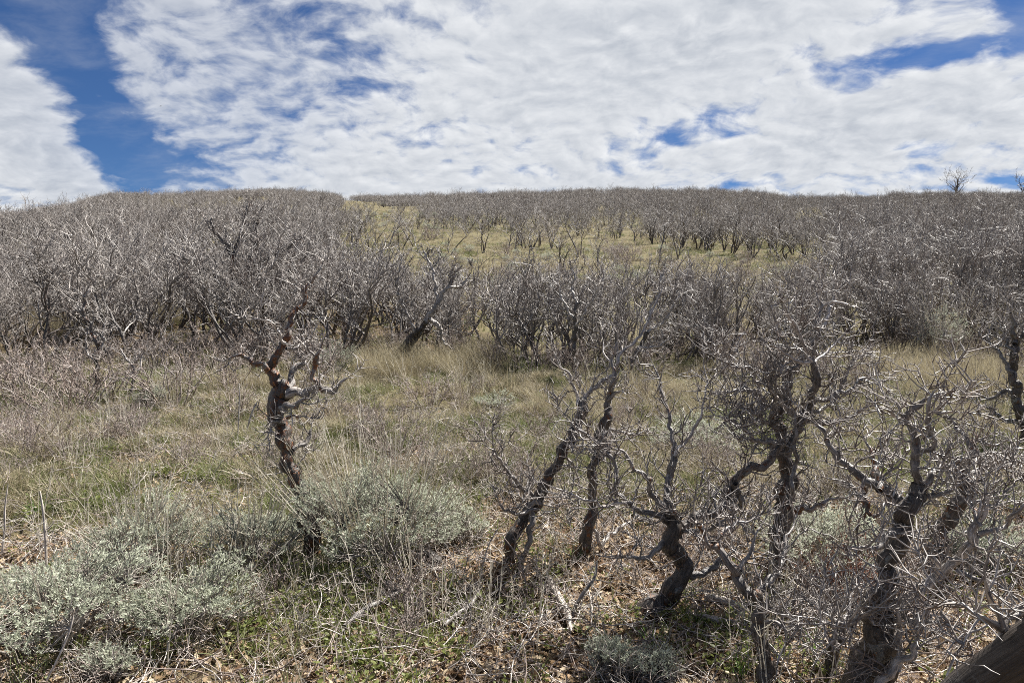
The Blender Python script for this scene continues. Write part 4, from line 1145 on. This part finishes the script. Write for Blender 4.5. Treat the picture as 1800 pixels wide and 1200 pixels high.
def rock(seed, label, px, py, r, m='stone'):
    rng = np.random.default_rng(seed)
    nu, nv = 14, 9
    u = np.arange(nu) * 2 * PI / nu; v = np.linspace(.02, PI - .02, nv)
    U, Vv = np.meshgrid(u, v)
    d = np.stack([np.cos(U) * np.sin(Vv), np.sin(U) * np.sin(Vv), np.cos(Vv)], -1)
    k = 1 + .5 * (vnoise(d[..., 0] * 1.7 + seed, d[..., 1] * 1.7 + 9, d[..., 2] * 1.7) - .5)
    P = d * k[..., None] * r * np.array([1.25, .9, .75])
    i = np.arange(nv - 1)[:, None] * nu; j = np.arange(nu)[None]
    f = np.stack(np.broadcast_arrays(i + j, i + (j + 1) % nu, i + nu + (j + 1) % nu, i + nu + j), -1).reshape(-1, 4)
    md = MeshData(); md.add(P.reshape(-1, 3), f)
    o = ob('stone', md.mesh('stone', M[m], True, False)); p = G(px, py)
    o.location = (p[0], p[1], p[2] + r * .3); tag(o, label, 'stone')
rock(1, 'white stone lying under the left thicket, lower of the two', 611, 632, .05)
rock(2, 'white stone lying under the left thicket, upper of the two', 626, 619, .05)
rock(3, 'pale stone on the green patch in the lower left', 250, 770, .05)

def bird():
    md = MeshData()
    # body of rings with wings spread flat and a fanned tail, one skin
    prof = [(-.34, .005), (-.24, .05), (-.1, .075), (.06, .085), (.2, .06), (.28, .045), (.34, .02), (.38, .004)]
    K = 8; V = []
    for y, r in prof:
        for k in range(K):
            a = k * 2 * PI / K; V.append((math.cos(a) * r, y, math.sin(a) * r * .8))
    V = np.array(V); F = []
    for i in range(len(prof) - 1):
        for k in range(K): F.append((i * K + k, i * K + (k + 1) % K, (i + 1) * K + (k + 1) % K, (i + 1) * K + k))
    md.add(V, np.array(F))
    for s in (-1, 1):
        st = [(.05, .16, -.06, .02), (.32, .22, -.06, .08), (.62, .16, -.05, .13), (.95, .02, -.10, .17)]
        v = []
        for x, yf, yb, z in st:
            for y, dz in ((yf, .012), (yb, .0), (yb, -.006), (yf, -.012)): v.append((s * x, y, z + dz))
        v = np.array(v); f = []
        for i in range(3):
            for k in range(4): f.append((i * 4 + k, i * 4 + (k + 1) % 4, i * 4 + 4 + (k + 1) % 4, i * 4 + 4 + k))
        f.append((12, 13, 14, 15)); md.add(v, np.array(f))
    v = np.array([(-.03, -.28, .01), (.03, -.28, .01), (.10, -.5, .01), (-.10, -.5, .01), (-.03, -.28, -.01), (.03, -.28, -.01), (.10, -.5, -.01), (-.10, -.5, -.01)])
    md.add(v, np.array([(0, 1, 2, 3), (7, 6, 5, 4), (0, 4, 5, 1), (1, 5, 6, 2), (2, 6, 7, 3), (3, 7, 4, 0)]))
    o = ob('bird', md.mesh('bird', M['feather'], True, False))
    o.location = tuple(W(282, 187, 330)); o.rotation_euler = (R(15), R(-28), R(70)); o.scale = (1.0,) * 3
    tag(o, 'tiny dark bird gliding in the sky at the upper left', 'bird')
bird()

# ================================================================== GROUND COVER (stuff)
def tuft(seed, nb, h, spread, w, material, droop=.5, lean=.25):
    rng = np.random.default_rng(seed)
    a = rng.uniform(0, 2 * PI, nb); rr = np.sqrt(rng.random(nb)) * spread
    pos = np.stack([np.cos(a) * rr, np.sin(a) * rr, np.full(nb, -.01)], 1)
    a2 = a + rng.normal(size=nb) * .9
    ln = np.abs(rng.normal(size=nb)) * lean + .08
    d = norm(np.stack([np.cos(a2) * ln, np.sin(a2) * ln, np.ones(nb)], 1))
    bend = np.stack([np.cos(a2), np.sin(a2), -np.full(nb, .55)], 1) * (rng.random(nb) * droop)[:, None]
    side = norm(np.stack([-np.sin(a2), np.cos(a2), np.zeros(nb)], 1) + rng.normal(size=(nb, 3)) * .5)
    L = h * rng.uniform(.45, 1.1, nb)
    return MeshData().strips(pos, d, side, L, np.full(nb, w), [1, .85, .6, .12], bend, rng.random(nb)).mesh('tuft', material, True, False)

def leaf_mesh(seed, L=.06):
    rng = np.random.default_rng(seed)
    pos = np.array([[0, -L / 2, .006]]); d = norm(np.array([[0, 1, rng.uniform(-.1, .35)]])); side = np.array([[1., 0, rng.uniform(-.3, .3)]])
    bend = np.array([[rng.uniform(-.2, .2), 0, rng.uniform(-.5, .5)]])
    prof = [.08, .45, .25, .8, .38, 1.0, .45, .75, .35, .12]
    return MeshData().strips(pos, d, norm(side), np.array([L]), np.array([L * .34]), prof, bend, np.array([.5]), rng.uniform(-.5, .7)).mesh('dead_leaf', M['litter'], False, False)

def points(n, y0, y1, dens_fn, margin=1.0):
    """sample ground points in the visible wedge, density per unit decided by dens_fn(x,y) in 0..1"""
    y = np.sqrt(rngG.uniform(y0 * y0, y1 * y1, n)); x = rngG.uniform(-1, 1, n) * (y * .72 + margin)
    k = rngG.random(n) < dens_fn(x, y)
    x, y = x[k], y[k]
    return np.stack([x, y, height(x, y)], 1)

def spread(name, meshes, pts, smin, smax, label, tilt=.12, lay=False):
    n = len(pts)
    rot = np.stack([rngG.uniform(-tilt, tilt, n), rngG.uniform(-tilt, tilt, n), rngG.uniform(0, 6.28, n)], 1)
    scatter(name, proto_collection(name + '_piece', meshes), len(meshes), pts, rot, rngG.uniform(smin, smax, n), rngG.integers(0, len(meshes), n), label, 'ground cover')
    print(name, n)

def clear(x, y):
    """open ground: 1 on meadow, less in shrubs"""
    return np.clip(1.0 - 1.0 * duff_density(x, y), .06, 1)
def patch(x, y, s, o): return vnoise(x * s + o, y * s + o * 1.7)

DRY = [tuft(800 + i, 30, .18, .06, .0022, M['dry'], .8, .35) for i in range(5)]
DRYF = [tuft(820 + i, 40, .26, .16, .0045, M['dry'], .7, .4) for i in range(4)]
GRN = [tuft(840 + i, 28, .12, .055, .0023, M['green'], .7, .4) for i in range(5)]
GRNF = [tuft(860 + i, 40, .15, .18, .006, M['green'], .6, .45) for i in range(4)]
TALL = [tuft(880 + i, 60, .55, .08, .0020, M['dry'], .55, .3) for i in range(4)]
LUSH = [tuft(900 + i, 22, .17, .03, .0028, M['lush'], .45, .25) for i in range(3)]

spread('dry_grass', DRY, points(52000, 2.4, 13, lambda x, y: clear(x, y) * (.10 + .90 * ssn(y, 3.8, 5.6)) * np.clip(patch(x, y, 1.1, 3) * 1.9 - .35, .08, 1) * np.clip(patch(x, y, 4.2, 31) * 3.2 - 1.15, .03, 1)), .45, 1.5, 'short tan dry grass over the meadow and between the shrubs')
spread('green_grass', GRN, points(110000, 2.4, 13, lambda x, y: clear(x, y) * (.4 + .6 * ssn(y, 3.4, 5.0)) * np.clip(patch(x, y, .9, 20) * 2.2 - .55, .05, 1) * np.clip(patch(x, y, 3.6, 71) * 2.8 - .9, .05, 1)), .5, 1.4, 'short green spring grass growing through the dry grass')
spread('distant_dry_grass', DRYF, points(17000, 12, 90, lambda x, y: np.clip(1.4 - y / 90, .2, 1) * np.clip(patch(x, y, .4, 9) * 1.8 - .2, .15, 1)), .7, 1.3, 'yellowish dry grass over the hillside clearing')
spread('distant_green_grass', GRNF, points(22000, 12, 90, lambda x, y: np.clip(1.4 - y / 90, .2, 1) * np.clip(patch(x, y, .35, 29) * 2 - .4, .1, 1)), .7, 1.3, 'olive green grass over the hillside clearing')

def tall_d(x, y):
    px, row = project(x, y, height(x, y))
    d = np.zeros_like(x)
    for cx, cy, rx, ry, a in ((700, 655, 70, 18, .9), (830, 650, 60, 24, .5), (820, 690, 90, 26, .08), (1700, 690, 110, 26, .8), (1600, 660, 60, 20, .5), (60, 580, 120, 24, .9), (250, 560, 80, 20, .4), (1120, 720, 200, 30, .12)):
        d = np.maximum(d, a * (((px - cx) / rx) ** 2 + ((row - cy) / ry) ** 2 < 1))
    return d
spread('tall_dry_grass', TALL, points(26000, 6.5, 22, tall_d), .6, 1.15, 'tall straw yellow bunch grass at the edges of the thickets')

LEAF = [leaf_mesh(930 + i, .055) for i in range(9)]
def litter_pts():
    p = points(170000, 2.3, 9, lambda x, y: np.clip(duff_density(x, y) * 1.0, .06, 1) * np.clip(1.3 - y / 9, .15, 1))
    p[:, 2] += rngG.uniform(0, .02, len(p)); return p
spread('leaf_litter', LEAF, litter_pts(), .45, 1.0, 'dead tan oak leaves strewn on the ground under the oaks', .55)
p = points(24000, 9, 24, lambda x, y: np.clip(duff_density(x, y), .02, 1))
spread('distant_leaf_litter', LEAF, p, .9, 1.8, 'brown dead oak leaves under the distant thickets', .4)

def dead_twig(seed):
    rng = np.random.default_rng(seed); P = []
    L = rng.uniform(.14, .38)
    b = crooked(rng, (0, 0, .01), np.array([1, 0, rng.uniform(0, .25)]), L, .0030, .0013, 6, .2, .0, sides=4, rnd=rng.random())
    P.append(b); twig_cluster(rng, b, P, 4, .04, .14, .0014, 1, .02)
    return MeshData().tubes(P).mesh('dead_twig', M['shrub' if seed % 3 else 'dead_wood'])
TW = [dead_twig(950 + i) for i in range(9)]
p = points(26000, 2.3, 11, lambda x, y: np.clip(.4 + duff_density(x, y), 0, 1) * np.clip(1.35 - y / 9, .12, 1))
p[:, 2] += rngG.uniform(0, .06, len(p))
spread('twig_litter', TW, p, .6, 1.3, 'fine dead twigs lying over leaf litter and grass in the foreground', .5)

def forb_mesh(seed):
    rng = np.random.default_rng(seed); n = 26
    a = rng.uniform(0, 2 * PI, n); rr = np.sqrt(rng.random(n)) * .05; z = rng.uniform(.01, .07, n)
    pos = np.stack([np.cos(a) * rr, np.sin(a) * rr, z], 1)
    d = norm(np.stack([np.cos(a), np.sin(a), rng.uniform(.1, .9, n)], 1)); side = norm(np.cross(d, rng.normal(size=(n, 3))))
    return MeshData().strips(pos, d, side, rng.uniform(.012, .024, n), np.full(n, .0055), [.3, .9, 1, .7, .15], rng.normal(size=(n, 3)) * .1, rng.random(n), .25).mesh('forb', M['forb'], True, False)
FB = [forb_mesh(970 + i) for i in range(4)]
def forb_d(x, y):
    return np.clip(patch(x, y, 1.9, 5) * 2.6 - .85, 0, 1) * ssn(-y, -4.4, -3.4) * np.clip(1.1 - np.abs(x + .4) / 2.0, .08, 1) + .04
spread('ground_forbs', FB, points(13000, 2.3, 7, forb_d), .7, 1.5, 'small bright green leafy weeds at the bottom of the slope', .2)

def weed(seed):
    rng = np.random.default_rng(seed); P = []
    for k in range(rng.integers(2, 6)):
        d = np.array([rng.normal() * .22, rng.normal() * .22, 1.0])
        st = crooked(rng, (rng.normal() * .03, rng.normal() * .03, -.02), d, rng.uniform(.22, .5), .0024, .0013, 7, .05, 0, sides=3)
        P.append(st)
        for q in range(rng.integers(1, 6)):
            P.append(crooked(rng, st['pts'][rng.integers(3, 8)], norm(d + rng.normal(size=3) * .6), rng.uniform(.03, .09), .0015, .001, 2, .2, .05))
    return MeshData().tubes(P).mesh('dry_weed', M['stalk'])
WD = [weed(990 + i) for i in range(6)]
spread('dry_weed_stalks', WD, points(900, 2.8, 11, lambda x, y: np.clip(patch(x, y, 1.4, 55) * 2.4 - .8, .03, 1) * np.clip(1.1 - ssn(x, -.8, .8) * .7, 0, 1)), .7, 1.3, 'thin pale dry weed stalks standing in the grass and litter', .15)

# lush green tufts one can count
for j, (px, py, s, lab) in enumerate([
    (838, 925, 1.0, 'bright green grass tuft left of the slender leaning oak'),
    (1012, 985, 1.0, 'green grass tuft at the foot of the upright thin oak'),
    (962, 712, 1.4, 'green tuft in the meadow behind the dark shrub'),
    (62, 905, 1.0, 'green grass tuft by the pale stem at the left edge'),
    (1235, 1100, .8, 'small green tuft between the two fallen pieces of wood'),
    (1438, 1150, 1.0, 'green leafy tuft left of the short dark stem'),
    (1300, 1190, .9, 'green tuft at the bottom edge beside the crooked oak'),
    (905, 1005, .7, 'small green tuft at the foot of the slender leaning oak'),
    (1150, 1140, .9, 'green tuft in the shade below the thick leaning oak')]):
    o = ob('grass_tuft', LUSH[j % 3]); p = G(px, py); o.location = tuple(p); o.scale = (s,) * 3; o.rotation_euler = (0, 0, j)
    tag(o, lab, 'grass tuft')

# ================================================================== SKY
SUN_AZ, SUN_EL = R(48), R(53)          # azimuth from +Y toward +X
sd = np.array([math.sin(SUN_AZ) * math.cos(SUN_EL), math.cos(SUN_AZ) * math.cos(SUN_EL), math.sin(SUN_EL)])

QB = .30
def qpix(px, py):
    d = ray(px, py); d = d / np.linalg.norm(d)
    return d[:2] / (d[2] + QB)

def build_sky():
    w = bpy.data.worlds.new('World'); S.world = w; w.use_nodes = True
    nt = w.node_tree
    for n_ in list(nt.nodes): nt.nodes.remove(n_)
    t = NT(nt)
    out = t.n('ShaderNodeOutputWorld'); bg = t.n('ShaderNodeBackground')
    STR = .05
    bg.inputs['Strength'].default_value = STR
    sky = t.n('ShaderNodeTexSky', sky_type='NISHITA', sun_disc=False, sun_elevation=SUN_EL, sun_rotation=SUN_AZ,
              altitude=1900, air_density=1.0, dust_density=.25, ozone_density=2.5)
    skyc = t.mix(1.0, sky.outputs[0], (.29, .42, .60), 'MULTIPLY')
    gen = t.n('ShaderNodeTexCoord').outputs['Generated']
    sep = t.n('ShaderNodeSeparateXYZ'); t.l(gen, sep.inputs[0])
    zc = t.math('ADD', t.math('MAXIMUM', sep.outputs[2], .01), QB)
    comb = t.n('ShaderNodeCombineXYZ')
    t.l(t.math('DIVIDE', sep.outputs[0], zc), comb.inputs[0]); t.l(t.math('DIVIDE', sep.outputs[1], zc), comb.inputs[1])
    q = comb.outputs[0]
    def blob(c, a1, a2, lo=.15, hi=1.3):
        q0 = qpix(*c); A = np.stack([qpix(c[0] + a1[0], c[1] + a1[1]) - q0, qpix(c[0] + a2[0], c[1] + a2[1]) - q0], 1)
        I = np.linalg.inv(A)
        dl = t.vmath('SUBTRACT', q, (float(q0[0]), float(q0[1]), 0))
        x = t.vmath('DOT_PRODUCT', dl, (float(I[0, 0]), float(I[0, 1]), 0), 1)
        y = t.vmath('DOT_PRODUCT', dl, (float(I[1, 0]), float(I[1, 1]), 0), 1)
        r = t.math('SQRT', t.math('ADD', t.math('MULTIPLY', x, x), t.math('MULTIPLY', y, y)))
        return t.ss(r, lo, hi, 1.0, 0.0)
    wob = t.n('ShaderNodeTexNoise'); t.l(q, wob.inputs['Vector']); wob.inputs['Scale'].default_value = 9; wob.inputs['Detail'].default_value = 4
    wob2 = t.n('ShaderNodeTexNoise'); t.l(q, wob2.inputs['Vector']); wob2.inputs['Scale'].default_value = 2.6; wob2.inputs['Detail'].default_value = 3
    q = t.vmath('ADD', q, t.vmath('MULTIPLY', t.vmath('SUBTRACT', wob2.outputs['Color'], (.5, .5, .5)), (.16, .16, 0)))
    qd = t.vmath('ADD', q, t.vmath('MULTIPLY', t.vmath('SUBTRACT', wob.outputs['Color'], (.5, .5, .5)), (.045, .045, 0)))
    q = qd
    def fields(qq):
        big = t.noise(qq, 2.8, 5, .55)
        cell = t.noise(qq, 14.0, 8, .56)
        return big, cell
    big, cell = fields(q)
    base = .30
    cov = t.math('ADD', t.math('ADD', t.math('MULTIPLY', big, .9), t.math('MULTIPLY', cell, 1.6)), -.99 + base)
    def sub(cov, c, a1, a2, s, lo=.15, hi=1.3): return t.math('SUBTRACT', cov, t.math('MULTIPLY', blob(c, a1, a2, lo, hi), s))
    # blue openings
    for c, a1, a2, s in [
        ((70, 30), (185, -10), (10, 100), .75), ((165, 190), (95, 150), (72, -45), .66), ((255, 285), (150, 55), (-40, 55), .55),
        ((1185, 238), (150, -22), (5, 30), .44), ((1105, 285), (90, 3), (0, 24), .40), ((1530, 122), (130, -30), (18, 36), .46),
        ((1665, 98), (120, -18), (0, 28), .46), ((1765, 35), (75, 20), (-10, 65), .60), ((1385, 98), (70, -14), (5, 30), .34), ((1615, 263), (75, 8), (0, 16), .42),
        ((1785, 320), (45, 0), (0, 18), .6), ((490, 20), (110, 10), (0, 34), .28), ((620, 140), (40, 60), (60, -10), .22), ((590, 62), (110, 20), (-10, 40), .20),
        ((390, 140), (270, 90), (-70, 170), .14), ((735, 238), (60, 10), (0, 20), .25), ((910, 300), (90, 8), (0, 14), .25), ((700, 20), (130, 6), (0, 30), .26), ((1300, 325), (70, 0), (0, 9), .4)]:
        cov = sub(cov, c, a1, a2, s)
    cov = t.math('SUBTRACT', cov, t.ss(sep.outputs[1], .45, -.1, 0, .5))  # unseen sky overhead and behind the camera cleared of cloud to cut fill light
    # solid sheets
    for c, a1, a2, s in [((40, 215), (105, 150), (80, -50), .50), ((1060, 120), (330, -30), (10, 130), .30), ((1500, 230), (300, -50), (20, 70), .30), ((1250, 40), (260, 0), (0, 80), .25), ((850, 300), (420, 0), (0, 45), .18)]:
        cov = t.math('ADD', cov, t.math('MULTIPLY', blob(c, a1, a2, .3, 1.3), s))
    thin = blob((330, 170), (330, 60), (-60, 230), .25, 1.2)
    dens = t.math('MULTIPLY', t.ss(cov, -.05, .62), t.math('SUBTRACT', 1.0, t.math('MULTIPLY', thin, .26)))
    # sunlit crests and grey bases
    qs = t.vmath('ADD', q, (float(sd[0]) * .02, -.030, 0))
    b2, c2 = fields(qs)
    rel = t.math('ADD', t.math('MULTIPLY', t.math('SUBTRACT', cell, c2), 1.15), t.math('MULTIPLY', t.math('SUBTRACT', big, b2), .8))
    thick = t.ss(cov, .45, 1.05)
    lit = t.math('ADD', .62, t.math('SUBTRACT', rel, t.math('MULTIPLY', thick, .22)))
    lit = t.math('MINIMUM', t.math('MAXIMUM', lit, 0.0), 1.0)
    k = 1.0 / STR / 2.55
    ccol = t.mix(lit, (.42 * k, .465 * k, .54 * k), (.93 * k, .945 * k, .965 * k))
    # second, very thin veil
    veil = t.math('MULTIPLY', t.ss(t.noise(t.vmath('MULTIPLY', q, (.8, 1.3, 1)), 4.0, 6, .6), .42, .75), .28)
    veiled = t.mix(veil, skyc, (.62 * k, .66 * k, .72 * k))
    up = t.ss(sep.outputs[2], .0, .06)
    c = t.mix(t.math('MULTIPLY', dens, up), veiled, ccol)
    t.l(c, bg.inputs['Color']); t.l(bg.outputs[0], out.inputs[0])
build_sky()

sl = bpy.data.lights.new('sun', 'SUN'); sl.energy = 5.0; sl.angle = R(.53); sl.color = (1.0, .968, .91)
so = bpy.data.objects.new('sun', sl); COL.objects.link(so)
# lamp shines along its local -Z
from mathutils import Vector
so.rotation_euler = Vector((-sd[0], -sd[1], -sd[2])).to_track_quat('-Z', 'Y').to_euler()
so.location = (20, 30, 60)

# ================================================================== CAMERA
cam = bpy.data.cameras.new('camera'); cam.lens = 26.0; cam.sensor_width = 36.0; cam.clip_start = .05; cam.clip_end = 8000
co = bpy.data.objects.new('camera', cam); COL.objects.link(co)
co.location = (0, 0, CAMZ); co.rotation_euler = (PI / 2 - PITCH, 0, 0)
S.camera = co

vs = S.view_settings
S.display_settings.display_device = 'sRGB'
vs.view_transform = 'Standard'; vs.look = 'None'; vs.exposure = 1.35; vs.gamma = 1.0; vs.use_curve_mapping = False
S.render.engine = 'CYCLES'
c = S.cycles
c.max_bounces = 5; c.diffuse_bounces = 1; c.glossy_bounces = 2; c.transmission_bounces = 3; c.transparent_max_bounces = 4
c.use_adaptive_sampling = False; c.use_denoising = False
c.sample_clamp_indirect = 6
c.pixel_filter_type = 'BLACKMAN_HARRIS'; c.filter_width = .95
print('traced oaks', N_OAK[0])
